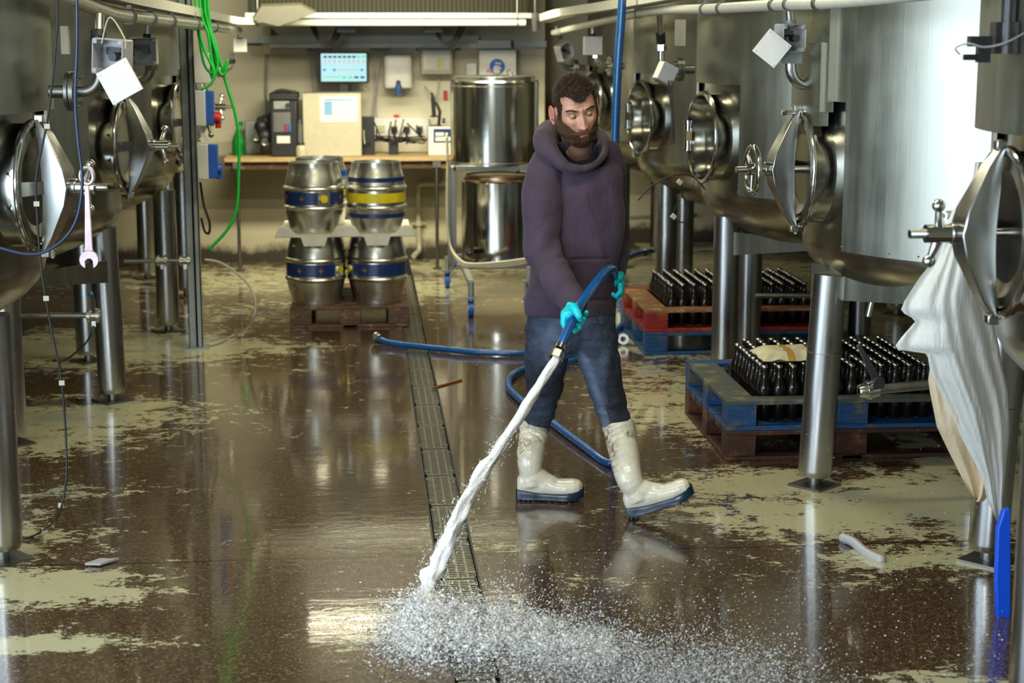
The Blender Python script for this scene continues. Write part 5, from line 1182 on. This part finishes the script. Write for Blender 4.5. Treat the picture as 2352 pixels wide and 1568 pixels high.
# eyes, lids
for s_ in (-1, 1):
    ex, ez = s_ * .0305, .003; yb = None
    p = HL(ex, .0700, ez)
    eb = part('eye', MB().sphere(p, .0122, 20), M['eye'], man, smooth=180)
    m = MB(); q = p + (fy * .0098 - uz * .0050 + rx * .003); m.sphere(q, .0052, 14); part('iris', m, M['iris'], eb, smooth=180)
    m = MB(); m.grid(lambda u, v: p + (rx * math.sin((u - .5) * 2.3) * math.cos((v * 1.25) - .02) + uz * math.sin(v * 1.35 - .22) + fy * math.cos((u - .5) * 2.3) * math.cos(v * 1.25 - .02)) * .0131, 14, 8)
    me_ = part('eyelid', m, M['skin'], man, smooth=180)
    m = MB(); m.grid(lambda u, v: p + (rx * math.sin((u - .5) * 2.3) * math.cos(v * 1.0 + .42) - uz * math.sin(v * 1.0 + .42) + fy * math.cos((u - .5) * 2.3) * math.cos(v * 1.0 + .42)) * .0131, 14, 6)
    part('eyelid', m, M['skin'], man, smooth=180)
    m = MB(); m.tube([p + (rx * math.sin((u - .5) * 2.3) - uz * .20 + fy * math.cos((u - .5) * 2.3)) * .0140 for u in [i / 10 for i in range(11)]], .0010, 6); part('eyelashes', m, M['hair'], man, smooth=180)
# hair, beard, brows as short strands
def strands(name, test, count, L, wdt, mat, dirf, seed, box_, sink=.001):
    rnd = random.Random(seed); m = MB(); n = 0; tries = 0
    while n < count and tries < count * 30:
        tries += 1; az = rnd.uniform(*box_[0]); el = math.asin(rnd.uniform(*box_[1])); x, y, z = surf_r(az, el)
        if not test(x, y, z): continue
        e = 1e-3; x1 = surf_r(az + e, el); x2 = surf_r(az, el + e)
        nr = (Vector(x1) - Vector((x, y, z))).cross(Vector(x2) - Vector((x, y, z))); nr = nr.normalized() if nr.length else Vector((0, 1, 0))
        if nr.dot(Vector((x, y, z))) < 0: nr = -nr
        d = dirf(x, y, z, nr, rnd); l = L(x, y, z) * rnd.uniform(.6, 1.15); p = Vector((x, y, z)) - nr * sink
        p1 = p + d * l * .55; p2 = p + (d + Vector((rnd.uniform(-.3, .3), rnd.uniform(-.3, .3), rnd.uniform(-.45, .1)))).normalized() * l
        s_ = d.cross(Vector((rnd.uniform(-1, 1), rnd.uniform(-1, 1), rnd.uniform(-1, 1)))).normalized() * wdt; s2 = d.cross(s_).normalized() * wdt
        P = [p + s_, p - s_ * .5 + s2, p - s_ * .5 - s2, p1 + s_ * .8, p1 - s_ * .4 + s2 * .8, p1 - s_ * .4 - s2 * .8, p2]
        m.add([HL(*q) for q in P], [(0, 1, 4, 3), (1, 2, 5, 4), (2, 0, 3, 5), (3, 4, 6), (4, 5, 6), (5, 3, 6)]); n += 1
    me = m.mesh(name, MP); me.materials.append(mat); o = bpy.data.objects.new(name, me); COL.objects.link(o); o.parent = man
    for p_ in me.polygons: p_.use_smooth = True
    return o
def hdir(x, y, z, n, r):
    c = Vector((r.uniform(-.35, .35), .45 * (z > .03) * (y > -.05) - .2 * (y < 0), -.25 if z < .06 else .10)); return (n * (.75 if z > .05 else .35) + c + Vector((0, 0, -.5 if z < .04 else 0))).normalized()
strands('hair', lambda x, y, z: is_scalp(x, y, z) > -.001, 15000, lambda x, y, z: .024 if z > .07 else (.020 if z > .035 else .010), .00065, M['hair'], hdir, 1, ((-PI, PI), (-.65, 1)))
def bdir(x, y, z, n, r): return (n * .55 + Vector((r.uniform(-.35, .35), .05, -.75))).normalized()
strands('beard', lambda x, y, z: is_beard(x, y, z) > 0, 13000, lambda x, y, z: (.007 if z > -.058 or abs(x) > .062 and z > -.04 else .013 if z > -.085 else .024), .0006, M['beard'], bdir, 2, ((-1.75, 1.75), (-1, -.02)))
def bt(x, y, z): ax_ = abs(x); c = .0225 + .004 * gs(ax_, .036, .012) - .05 * max(0, ax_ - .045) - (.002 if ax_ < .014 else 0); return y > .03 and .011 < ax_ < .053 and abs(z - c) < .0034
strands('eyebrow', bt, 600, lambda x, y, z: .0065, .00045, M['hair'], lambda x, y, z, n, r: (n * .3 + Vector((math.copysign(.9, x), 0, .25 + r.uniform(-.3, .2)))).normalized(), 3, ((-.9, .9), (0.02, .4)))

# --- hoodie
def fold(p, n):
    q = p - MP
    rd = 1 - abs(noise.noise(Vector((q.x * 3.2 + q.z * 2.6, q.y * 3, q.z * 2.2 - q.x * 2.4 + 5)))) * 3.2
    a = max(0, rd) * .016 * sst(1.42, 1.3, q.z) + noise.noise(Vector((q.x * 7, q.y * 7, q.z * 3.2 + 5))) * .009 + noise.noise(Vector((q.x * 16 + q.z * 8, q.y * 12, q.z * 12 - q.x * 10))) * .0035
    return a
TY = 7.08
EL = [at(1240, 520, 6.95), at(1250, 585, 6.9), at(1268, 625, 6.84), at(1285, 655, 6.78)]
def sleeve(p):
    # rings of slack cloth round the forearm, kangaroo pocket and hem seams
    r = 0.0
    for k, e in enumerate(EL):
        d = (p - e).length
        if d < .13: r += .0060 * math.sin((p - e).dot(Vector((.45, -.35, -.82))) * 62 + p.x * 40 + 4 * noise.noise(p * 9)) * (1 - d / .13) * (.5 + noise.noise(p * 5))
    hz = at(1300, 682, TY).z
    r -= .006 * gs(p.z, hz, .006)
    pz = at(1350, 585, TY).z
    if p.y < 7.0 and at(1310, 500, 7).x < p.x < at(1400, 500, 7).x: r += .003 * sst(pz + .004, pz - .004, p.z) if False else (-.007 * gs(p.z, pz, .004))
    return r
T = [(378, 1262, 1412, .085), (384, 1242, 1425, .105), (400, 1234, 1432, .118), (470, 1236, 1428, .125), (550, 1232, 1424, .125), (620, 1226, 1418, .122), (675, 1212, 1412, .12), (692, 1206, 1413, .122), (700, 1205, 1414, .12), (718, 1208, 1413, .115), (722, 1214, 1409, .10)]
hb_ = MB(); hb_.loft([trow(y, x0, x1, d, TY) for y, x0, x1, d in T], 36, p=.9)
AR = [(1262, 352, 7.06, .062), (1252, 390, 7.03, .078), (1246, 440, 7.0, .078), (1241, 500, 6.97, .072), (1240, 560, 6.95, .068), (1252, 600, 6.91, .064), (1272, 632, 6.83, .058), (1290, 658, 6.76, .053), (1303, 676, 6.71, .049)]
hb_.capsule([at(x, y, Y) for x, y, Y, r in AR], [r for *_, r in AR], 24)
AL = [(1395, 350, 7.12, .058), (1402, 390, 7.16, .068), (1407, 450, 7.22, .062), (1411, 520, 7.28, .058), (1414, 565, 7.27, .056), (1416, 600, 7.20, .052), (1414, 622, 7.14, .046)]
hb_.capsule([at(x, y, Y) for x, y, Y, r in AL], [r for *_, r in AL], 22)
# cuff
c0 = at(1301, 672, 6.72); c1 = at(1315, 694, 6.66); dcf = (c1 - c0).normalized(); hb_.capsule([c0, c1], [.049, .045], 22)
# hood lying round the neck
HD = [(1334, 388, 6.935, .016), (1303, 384, 6.93, .018), (1280, 366, 6.94, .024), (1258, 345, 6.97, .042), (1249, 322, 7.05, .050), (1262, 303, 7.16, .050), (1305, 296, 7.24, .045), (1355, 304, 7.24, .04), (1383, 318, 7.17, .028), (1391, 338, 7.07, .018), (1385, 360, 7.0, .015), (1364, 380, 6.945, .015)]
hb_.tube(smoothpath([at(x, y, Y) for x, y, Y, r in HD] + [at(*HD[0][:3])], 4)[:-1], [HD[int(i / 4) % 12][3] * (1 - (i % 4) / 4) + HD[(int(i / 4) + 1) % 12][3] * (i % 4) / 4 for i in range(48)], 18, closed=True)
def hpost(me):
    cut = []
hd = blob('hoodie', hb_, .0055, [M['hoodie']], man, 5, .5, lambda p, n: fold(p, n) * (1 if p.z > at(1300, 690, TY).z else .35) + sleeve(p))

# dark lining inside the hood opening, navy shirt edge
m = MB(); op = [(x + (1325 - x) * .10, y + (342 - y) * .10, Y) for x, y, Y, r in HD]
lr_ = smoothpath([at(*p) for p in op] + [at(*op[0])], 4)[:-1]; cn = at(1332, 352, 7.1)
V = list(lr_) + [q.lerp(cn, .30) - Z * .035 for q in lr_] + [q.lerp(cn, .42) - Z * .075 for q in lr_]; n_ = len(lr_)
m.add(V, [(r * n_ + i, r * n_ + (i + 1) % n_, (r + 1) * n_ + (i + 1) % n_, (r + 1) * n_ + i) for r in range(2) for i in range(n_)])
part('hood_lining', m, M['shirt'], man, smooth=180)
nb_ = base.lerp(nk, .60); m = MB(); ta = (base - nk).normalized()
m.loft([(nb_ + rx * -.008, rx * .068, Vector((0, .068, 0))), (nb_ + rx * -.010 - Z * .012, rx * .073, Vector((0, .075, -.008))), (nb_.lerp(base, .5), rx * .074, Vector((0, .078, -.012))), (base, rx * .086, Vector((0, .095, -.016))), (base - Z * .03, rx * .105, Vector((0, .115, -.016)))], 32, cap=False)
part('neck_gaiter', m, M['shirt'], man, smooth=180)
part('shirt_collar', MB().capsule([at(1348, 362, 7.035), at(1361, 352, 7.03), at(1369, 336, 7.05)], [.005, .006, .006], 12), M['navyshirt'], man, smooth=180)
# --- jeans
def jf(p, n):
    q = p - MP; k = sst(.75, .45, q.z)
    dg_ = q.z * 52 - q.x * 60 + noise.noise(q * 5) * 4
    return .0055 * math.sin(dg_) * gs(q.z, .62, .16) * (.4 + noise.noise(q * 7)) + noise.noise(Vector((q.x * 9, q.y * 9, q.z * 9 + 2))) * .009 + noise.noise(Vector((q.x * 14, q.y * 9, q.z * 34))) * .006 * (.5 + gs(q.z, .42, .12)) + .004 * math.sin(q.z * 75 + q.x * 25 + noise.noise(q * 6) * 5) * (gs(q.z, .42, .11) + gs(q.z, .72, .08))
jb = MB(); jb.loft([trow(y, x0, x1, d, TY + .01) for y, x0, x1, d in ((660, 1225, 1405, .10), (712, 1213, 1408, .112), (745, 1208, 1412, .118), (775, 1206, 1416, .12), (800, 1212, 1410, .105), (818, 1245, 1385, .06))], 30)
LA = [(1262, 745, 7.10, .098), (1258, 800, 7.11, .098), (1254, 850, 7.12, .088), (1250, 895, 7.13, .078), (1243, 930, 7.18, .074), (1234, 962, 7.22, .066), (1230, 985, 7.24, .056)]
LB = [(1358, 745, 7.06, .100), (1370, 800, 7.04, .095), (1381, 850, 7.02, .084), (1390, 890, 7.0, .076), (1402, 935, 6.99, .072), (1414, 968, 6.98, .062), (1420, 985, 6.98, .056)]
for L_ in (LA, LB): jb.capsule([at(x, y, Y) for x, y, Y, r in L_], [r for *_, r in L_], 26)
def jt(me):
    a_ = me.color_attributes.new('tone', 'FLOAT_COLOR', 'POINT'); buf = []
    p1 = at(1268, 790, 7.0); p2 = at(1385, 850, 6.95); w1 = at(1250, 880, 7.05); w2 = at(1232, 955, 7.15); w3 = at(1400, 920, 6.9)
    for v in me.vertices:
        c = v.co; r = .75 * math.exp(-(((c.x - p1.x) / .045) ** 2 + ((c.z - p1.z) / .12) ** 2)) + .30 * math.exp(-(((c.x - p2.x) / .03) ** 2 + ((c.z - p2.z) / .12) ** 2))
        g = 0; q1 = at(1335, 800, 7.0); q2 = at(1390, 965, 6.95); tt = max(0, min(1, (q1.z - c.z) / (q1.z - q2.z))); xx = q1.x + (q2.x - q1.x) * tt; r = max(r, .85 * gs(c.x, xx, .020) * sst(0, .15, tt))
        b_ = .6 * gs(c.x, xx + .028, .0025) * (tt > 0.02) * (c.y < 7.0); x3 = at(1233, 800, 7.0).x + .05 * 0; b_ = max(b_, .35 * gs(c.x, x3, .0025) * (c.z > at(1233, 860, 7).z) * (c.y < 7.1))
        nn = noise.noise(c * 14) * .5
        for w_, s1, s2, k in ((w1, .10, .085, 1.9), (w3 + Vector((.03, 0, 0)), .055, .16, 1.6)): g = max(g, min(.85, max(0, k * math.exp(-(((c.x - w_.x) / s1) ** 2 + ((c.z - w_.z) / s2) ** 2)) + nn - .25)))
        buf += [max(0, r * (.7 + nn)), g * (1 - .8 * (r > .4)), max(0, b_), 1]
    a_.data.foreach_set('color', buf)
blob('jeans', jb, .0055, [M['denim']], man, 4, .5, jf, jt)
# --- boots: local frame toe +x, up +z, origin under the heel
def boot(heel, yaw, pitch, lean, name_label, shaft_top, r_top, crease, dirt):
    """heel: world point; pitch: toe up; shaft_top: world point of the shaft's top centre"""
    Rm = Matrix.Rotation(yaw, 3, 'Z') @ Matrix.Rotation(-pitch, 3, 'Y'); to = lambda x, y, z: heel + Rm @ Vector((x, y, z))
    rt_ = Rm
    ux, uy, uz_ = Rm @ Vector((1, 0, 0)), Rm @ Vector((0, 1, 0)), Rm @ Vector((0, 0, 1))
    m = MB()
    # foot: sections along x : (x, zc, half width, half height)
    for_ = [(.0, .060, .026, .028), (.012, .066, .037, .042), (.045, .074, .043, .056), (.09, .070, .043, .058), (.13, .060, .045, .046), (.17, .050, .050, .037), (.21, .050, .054, .036), (.245, .052, .051, .035), (.268, .052, .042, .030), (.282, .050, .024, .020)]
    m.loft([(to(x, 0, z), uy * w_, uz_ * h_) for x, z, w_, h_ in for_], 28, p=.85)
    # shaft
    an = to(.062, 0, .10); kn = to(.055, 0, .16); P_ = smoothpath([to(.066, 0, .06), an, kn, kn.lerp(shaft_top, .5), shaft_top - (shaft_top - kn) * .06, shaft_top], 5)
    n_ = len(P_); rs = []
    for i in range(n_):
        t = i / (n_ - 1); rs.append(.054 + (r_top - .054) * sst(.25, .9, t) - .004 * gs(t, .28, .1))
    V = []
    sx = Vector((ux.x, ux.y, 0)).normalized()
    for i, p in enumerate(P_):
        d = (P_[min(i + 1, n_ - 1)] - P_[max(i - 1, 0)]).normalized(); a = (sx - d * sx.dot(d)).normalized(); b = d.cross(a)
        V.append((p, a * rs[i] * 1.04, b * rs[i] * .94))
    m.loft(V, 30)
    m.capsule([to(.075, 0, .10), to(.125, 0, .075), to(.165, 0, .062)], [.050, .040, .032], 16)
    ax_ = (shaft_top - kn).normalized()
    def bf(p, n):
        s = (p - kn).dot(ax_); L_ = (shaft_top - kn).length; r = 0
        if s > -.03 and s < L_ * .95:
            for (s0, wd, am, sl) in crease: q = s - s0 - sl * ((p - kn).dot(ux)); r += am * gs(q, 0, wd) * (.4 + .6 * max(0, -n.y))
        return r + noise.noise(p * 11) * .0025 + (.0022 * gs(s, L_ * .94, .006) + .0015 * gs(s, L_ * .72, .003))
    def bt_(me):
        # open the top: drop faces of the cap, paint attribute
        bm = bmesh.new(); bm.from_mesh(me); bmesh.ops.delete(bm, geom=[f for f in bm.faces if (f.calc_center_median() - shaft_top).dot(ax_) > -.004], context='FACES'); bm.to_mesh(me); bm.free()
        a_ = me.color_attributes.new('tone', 'FLOAT_COLOR', 'POINT'); buf = []
        for v in me.vertices:
            s = (v.co - kn).dot(ax_); q = (v.co - kn).dot(ux); r = 0; g = 0
            for (s0, q0, a, b, k) in dirt: r = max(r, k * math.exp(-(((s - s0) / a) ** 2 + ((q - q0) / b) ** 2)))
            if v.co.y < kn.y:
                for (s0, wd, am, sl) in crease:
                    if am < 0: g = max(g, .55 * gs(s - s0 - sl * q, 0, wd * .5) * (.4 + noise.noise(v.co * 40)))
            buf += [min(1, r), max(0, g), 0, 1]
        a_.data.foreach_set('color', buf)
    root = blob('boot', m, .0042, [M['boot']], man, 3, .5, bf, bt_, label=name_label)
    sd = root.modifiers.new('s', 'SOLIDIFY'); sd.thickness = .0035; sd.offset = -1
    # sole, heel block and arch
    out = [(-.006, .020), (.0, .036), (.03, .044), (.08, .042), (.12, .042), (.17, .050), (.21, .056), (.25, .053), (.275, .040), (.289, .018)]
    pl = [(x, w_) for x, w_ in out] + [(x, -w_) for x, w_ in reversed(out)]
    V = []
    def zb_(x): return 0.0 if x < .085 else (.010 if x < .12 else (.0 if x < .24 else (x - .24) * .30))
    def zt_(x): return .024 + .015 * gs(x, .0, .07) + .007 * gs(x, .27, .05) + max(0, x - .24) * .35
    nn = len(pl); V = [to(x, y, zb_(x)) for x, y in pl] + [to(x, y, zt_(x)) for x, y in pl] + [to(x * .99, y * .93, zt_(x) + .006) for x, y in pl]
    sm = MB(); k = nn
    fc = []
    for i in range(nn): j = (i + 1) % nn; fc += [(i, j, j + k, i + k), (i + k, j + k, j + 2 * k, i + 2 * k)]
    for i in range(len(out) - 1): a, b = i, i + 1; c, d = nn - 1 - i, nn - 2 - i; fc += [(a, c, d, b), (a + 2 * k, b + 2 * k, d + 2 * k, c + 2 * k)]
    sm.add(V, fc)
    for i in range(9):
        x = .125 + i * .016 if i > 3 else .01 + i * .02
        if i > 3: x = .14 + (i - 4) * .028
        q = to(x, 0, -.003 + zb_(x)); sm.box(q, (.009, .078, .008), Rm)
    off = Vector((0, 0, 0)); me = sm.mesh('sole', MP + root.location); me.materials.append(M['sole']); o = bpy.data.objects.new('sole', me); COL.objects.link(o); o.parent = root; finish(o, 50, .0025); o['label'] = 'navy rubber sole'
    return root
hA = lift(G(1188, 1146), .006); hB = lift(G(1447, 1190), .006)
boot(hA, math.radians(-8), 0, 0, 'white rubber boot planted flat, creased shaft', at(1227, 978, 7.22), .062, ((.05, .010, -.008, .7), (.085, .010, .006, .7), (.12, .007, -.007, -.5), (.165, .006, -.005, .1), (.20, .006, -.004, -.2)), ((.06, -.03, .08, .05, .7), (.16, .0, .05, .06, .55)))
boot(hB, math.radians(-14), math.radians(21), 0, 'white rubber boot with raised toe and brown dirt', at(1420, 974, 6.99), .068, ((.17, .004, -.003, .25), (.20, .004, -.003, .25), (.225, .004, -.003, .3)), ((.16, -.055, .10, .035, 1.6), (.19, .045, .03, .02, .9), (.05, -.06, .06, .03, .8)))
# --- gloved hands
def hand(name, mb, label): return blob(name, mb, .0026, [M['glove']], man, 3, .5, lambda p, n: noise.noise(p * 70) * .0012, None, label)
m = MB()
def A(l): return [at(x, y, Y) for x, y, Y in l]
# palm and wrist of the right hand (left in the picture), back of the hand to the viewer
m.capsule(A([(1316, 690, 6.70), (1315, 703, 6.63)]), [.033, .031], 18)
m.loft([(at(1314, 698, 6.60), Vector((.030, 0, .010)), Vector((0, .020, 0))), (at(1309, 713, 6.555), Vector((.036, 0, .004)), Vector((0, .021, 0))), (at(1303, 726, 6.545), Vector((.028, 0, -.004)), Vector((0, .019, 0))), (at(1298, 735, 6.55), Vector((.018, 0, -.006)), Vector((0, .014, 0)))], 22)
m.capsule(A([(1318, 706, 6.535), (1324, 716, 6.51), (1330, 726, 6.500)]), [.020, .0175, .0150], 14)            # thumb over the hose
m.capsule(A([(1328, 722, 6.503), (1333, 733, 6.508)]), [.0150, .0125], 14)
m.capsule(A([(1296, 727, 6.55), (1294, 741, 6.53), (1298, 753, 6.52)]), [.0150, .0132, .0110], 14)             # index along the hose
m.capsule(A([(1300, 730, 6.58), (1308, 748, 6.60), (1322, 760, 6.58), (1330, 752, 6.545)]), [.0140, .013, .0125, .0110], 14)   # middle, wrapped under
m.capsule(A([(1308, 724, 6.60), (1318, 740, 6.62), (1334, 745, 6.60), (1340, 733, 6.55)]), [.0135, .013, .0125, .0110], 14)
m.capsule(A([(1316, 712, 6.61), (1330, 727, 6.63), (1343, 728, 6.61), (1347, 717, 6.57)]), [.013, .012, .0115, .0100], 14)
hand('glove', m, 'turquoise glove gripping the hose, thumb on top')
m = MB()
m.capsule(A([(1415, 618, 7.14), (1420, 636, 7.11)]), [.030, .030], 18)
m.loft([(at(1420, 632, 7.11), Vector((.018, 0, .0)), Vector((0, .034, 0))), (at(1424, 650, 7.09), Vector((.018, 0, 0)), Vector((0, .040, 0))), (at(1425, 664, 7.08), Vector((.017, 0, 0)), Vector((0, .038, 0))), (at(1422, 672, 7.08), Vector((.013, 0, 0)), Vector((0, .03, 0)))], 20)
for k, (dx, yy, Y0) in enumerate(((0, 0, 7.03), (1, 3, 7.06), (1, 6, 7.09), (-1, 7, 7.12))):
    m.capsule(A([(1424 + dx, 656 + yy, Y0), (1425 + dx, 670 + yy, Y0 - .01), (1415 + dx, 680 + yy, Y0 - .02), (1406 + dx, 674 + yy, Y0 - .02)]), [.0135, .0125, .0115, .010], 14)
m.capsule(A([(1422, 638, 7.05), (1412, 648, 7.02), (1404, 660, 7.02)]), [.016, .014, .012], 14)
hand('glove', m, 'turquoise glove at the side, holding the hose behind')

# ------------------------------------------------------------------ water
def mw_():
    t = NT('rushing_water'); n1 = t.noise(t.coord((1, 1, 1)), 28, 6, .7); am = t.n('ShaderNodeAttribute', attribute_name='flow').outputs['Fac']
    st = t.noise(t.n('ShaderNodeCombineXYZ', i0=t.math('MULTIPLY', am, 6.0), i1=t.n('ShaderNodeAttribute', attribute_name='around').outputs['Fac']).outputs[0], 7.0, 6, .7)
    t.p(Base_Color=(1.0, 1.0, 1.0), Roughness=.10, IOR=1.33, Transmission_Weight=t.ramp(st, [(.45, .0), (.65, .30)])); t.bump(st, .45, .008); M['jet'] = t.m
    t = NT('water_drop'); t.p(Base_Color=(1.0, 1.0, 1.0), Roughness=.12, IOR=1.33, Subsurface_Weight=.8, Subsurface_Radius=(.01, .01, .01), Subsurface_Scale=1.0); M['drop'] = t.m
    t = NT('clear_water_drop'); t.p(Base_Color=(.97, .98, 1.0), Roughness=.03, IOR=1.33, Transmission_Weight=.72); M['drop2'] = t.m
mw_()
LAND = G(985, 1402)
P0 = NOZ - ND * .035; v0 = ND * 1.0
npt = 90; JP = []
ctrl = [P0, NOZ + ND * .02, at(1225, 905, 6.32), at(1160, 1010, 6.20), at(1095, 1105, 6.08), at(1050, 1190, 5.98), at(1012, 1280, 5.90), at(985, 1345, 5.84), LAND + Vector((0, 0, .004))]
JP = smoothpath(ctrl, 16); nj = len(JP)
m = MB(); V = []; Fc = []; K = 28; fl_ = []; ar_ = []
u = Vector((1, 0, 0))
for i, p in enumerate(JP):
    t = i / (nj - 1); d = (JP[min(i + 1, nj - 1)] - JP[max(i - 1, 0)]).normalized(); u = (u - d * u.dot(d)).normalized(); w_ = d.cross(u)
    rb = .0165 + .010 * t + .006 * t * t
    c = p + u * noise.noise(Vector((t * 16, 1, 0))) * .010 * t + w_ * noise.noise(Vector((t * 16, 5, 0))) * .008 * t
    for k in range(K):
        a = 2 * PI * k / K; n_ = noise.noise(Vector((math.cos(a) * 1.3, math.sin(a) * 1.3, t * 15))) * .55 + noise.noise(Vector((math.cos(a) * 3.5, math.sin(a) * 3.5, t * 22))) * .34 + noise.noise(Vector((math.cos(a) * 7, math.sin(a) * 8, t * 40))) * .16
        r = rb * (1 + n_ * (.25 + 1.3 * t)); V.append(c + (u * math.cos(a) + w_ * math.sin(a)) * max(.004, r)); fl_.append(t * 3); ar_.append(a)
for i in range(nj - 1):
    for k in range(K): Fc.append((i * K + k, i * K + (k + 1) % K, (i + 1) * K + (k + 1) % K, (i + 1) * K + k))
Fc.append(tuple(range(K - 1, -1, -1))); Fc.append(tuple((nj - 1) * K + k for k in range(K)))
m.add(V, Fc)
o = m.build('water_jet', M['jet'], None, smooth=180, kind='stuff'); o['label'] = 'white jet of water pouring from the hose nut to the drain'
a1 = o.data.attributes.new('flow', 'FLOAT', 'POINT'); a1.data.foreach_set('value', fl_); a2 = o.data.attributes.new('around', 'FLOAT', 'POINT'); a2.data.foreach_set('value', ar_)
# splash: drops and torn sheets thrown forward from where the jet lands
rnd = random.Random(11)
ico = [(0, 0, 1), (.894, 0, .447), (.276, .851, .447), (-.724, .526, .447), (-.724, -.526, .447), (.276, -.851, .447), (.724, .526, -.447), (-.276, .851, -.447), (-.894, 0, -.447), (-.276, -.851, -.447), (.724, -.526, -.447), (0, 0, -1)]
icf = [(0, 1, 2), (0, 2, 3), (0, 3, 4), (0, 4, 5), (0, 5, 1), (1, 6, 2), (2, 7, 3), (3, 8, 4), (4, 9, 5), (5, 10, 1), (6, 7, 2), (7, 8, 3), (8, 9, 4), (9, 10, 5), (10, 6, 1), (11, 7, 6), (11, 8, 7), (11, 9, 8), (11, 10, 9), (11, 6, 10)]
DV = []; DF = []
def drop(c, r, d=None, st=1.0):
    n = len(DV); d = d or Vector((0, 0, 1))
    for v in ico:
        v = Vector(v); s = v.dot(d); DV.append(c + (v + d * s * (st - 1)) * r * rnd.uniform(.8, 1.2))
    for f in icf: DF.append((n + f[0], n + f[1], n + f[2]))
def dust(n, f):
    for _ in range(n): f()
def core():   # dense foam at the foot of the jet and the band to the right of it
    while True:
        t = rnd.random() ** 1.35; x_ = 950 + 480 * t + rnd.gauss(0, 26); y_ = rnd.gauss(1425 + 60 * t, 34 * (1 - .35 * t))
        if rnd.random() < .55 + 1.1 * noise.noise(Vector((x_ * .022, y_ * .045, 3))) + .6 * noise.noise(Vector((x_ * .07, y_ * .12, 7))) + .25 * (1 - t): break
    x = x_; y = y_
    g = G(x, min(max(y, 1375), 1580) + 14); h = abs(rnd.gauss(0, .032)) * (1 - .5 * t); c = g + Z * h
    drop(c, rnd.uniform(.0007, .0024) * (1.2 - .3 * t) * (2.0 if rnd.random() < .08 else 1), Vector((rnd.gauss(0, 1), rnd.gauss(0, .5), rnd.gauss(.3, .5))).normalized(), rnd.uniform(1, 3.6))
def fan():
    t = rnd.random(); x = 1050 + 760 * t + rnd.gauss(0, 55); y = 1440 + 125 * t + rnd.gauss(0, 48); g = G(x, min(max(y, 1370), 1640) + 10)
    drop(g + Z * abs(rnd.gauss(0, .045)), rnd.uniform(.0007, .0026), Vector((rnd.gauss(.6, .5), rnd.gauss(-.3, .4), rnd.gauss(.3, .5))).normalized(), rnd.uniform(1, 1.9))
def low():
    x = rnd.gauss(1480, 190); y = rnd.gauss(1556, 28); g = G(x, min(y, 1640) + 6); drop(g + Z * abs(rnd.gauss(0, .025)), rnd.uniform(.0007, .0028), Vector((rnd.gauss(.6, .5), 0, rnd.gauss(.2, .4))).normalized(), rnd.uniform(1, 2.2))
def rise():
    x = rnd.gauss(1190, 90); g = G(x, 1420 + rnd.uniform(0, 60)); drop(g + Z * rnd.random() ** 1.6 * .20, rnd.uniform(.0009, .0028), Vector((rnd.gauss(0, .4), 0, 1)).normalized(), rnd.uniform(1, 1.8))
def far():
    x = 1150 + 1150 * rnd.random() ** 1.5; y = rnd.uniform(1280, 1620); g = G(x, y + 20); drop(g + Z * rnd.random() * .10, rnd.uniform(.0008, .0026), Vector((1, 0, .2)).normalized(), rnd.uniform(1, 2.0))
def left():
    x = rnd.gauss(930, 45); y = rnd.gauss(1460, 34); g = G(x, y + 5); drop(g + Z * abs(rnd.gauss(0, .02)), rnd.uniform(.0008, .0026), Vector((rnd.gauss(-.6, .3), rnd.gauss(-.3, .3), .2)).normalized(), rnd.uniform(1, 3))
def air():
    x = rnd.uniform(1850, 2260); y = rnd.uniform(930, 1350); Y_ = rnd.uniform(5.6, 7.0); drop(at(x, y, Y_), rnd.uniform(.0008, .0022), Vector((1, 0, .3)).normalized(), rnd.uniform(1, 1.8))
def jetd():
    i = rnd.randrange(45, nj); t = i / nj; p = JP[i]; drop(p + Vector((rnd.gauss(0, .026), rnd.gauss(0, .02), rnd.gauss(0, .02))) * (.5 + t * .8), rnd.uniform(.0007, .0024), (JP[min(i + 1, nj - 1)] - JP[i - 1]).normalized(), rnd.uniform(1.2, 3.2))
dust(24000, core); dust(2600, left); dust(1200, jetd); NFOAM = len(DF)
dust(9000, fan); dust(6000, low); dust(900, rise); dust(1300, far); dust(60, air)
me = bpy.data.meshes.new('water_splash'); me.from_pydata([v - LAND for v in DV], [], DF); me.materials.append(M['drop']); me.materials.append(M['drop2']); me.polygons.foreach_set('material_index', [0 if ((i < NFOAM and (i // 20) % 4) or (i // 20) % 3 == 0) else 1 for i in range(len(DF))])
for p_ in me.polygons: p_.use_smooth = True
o = bpy.data.objects.new('water_splash', me); COL.objects.link(o); o.location = LAND; o['kind'] = 'stuff'; o['label'] = 'white splash and flying drops where the jet hits the drain'
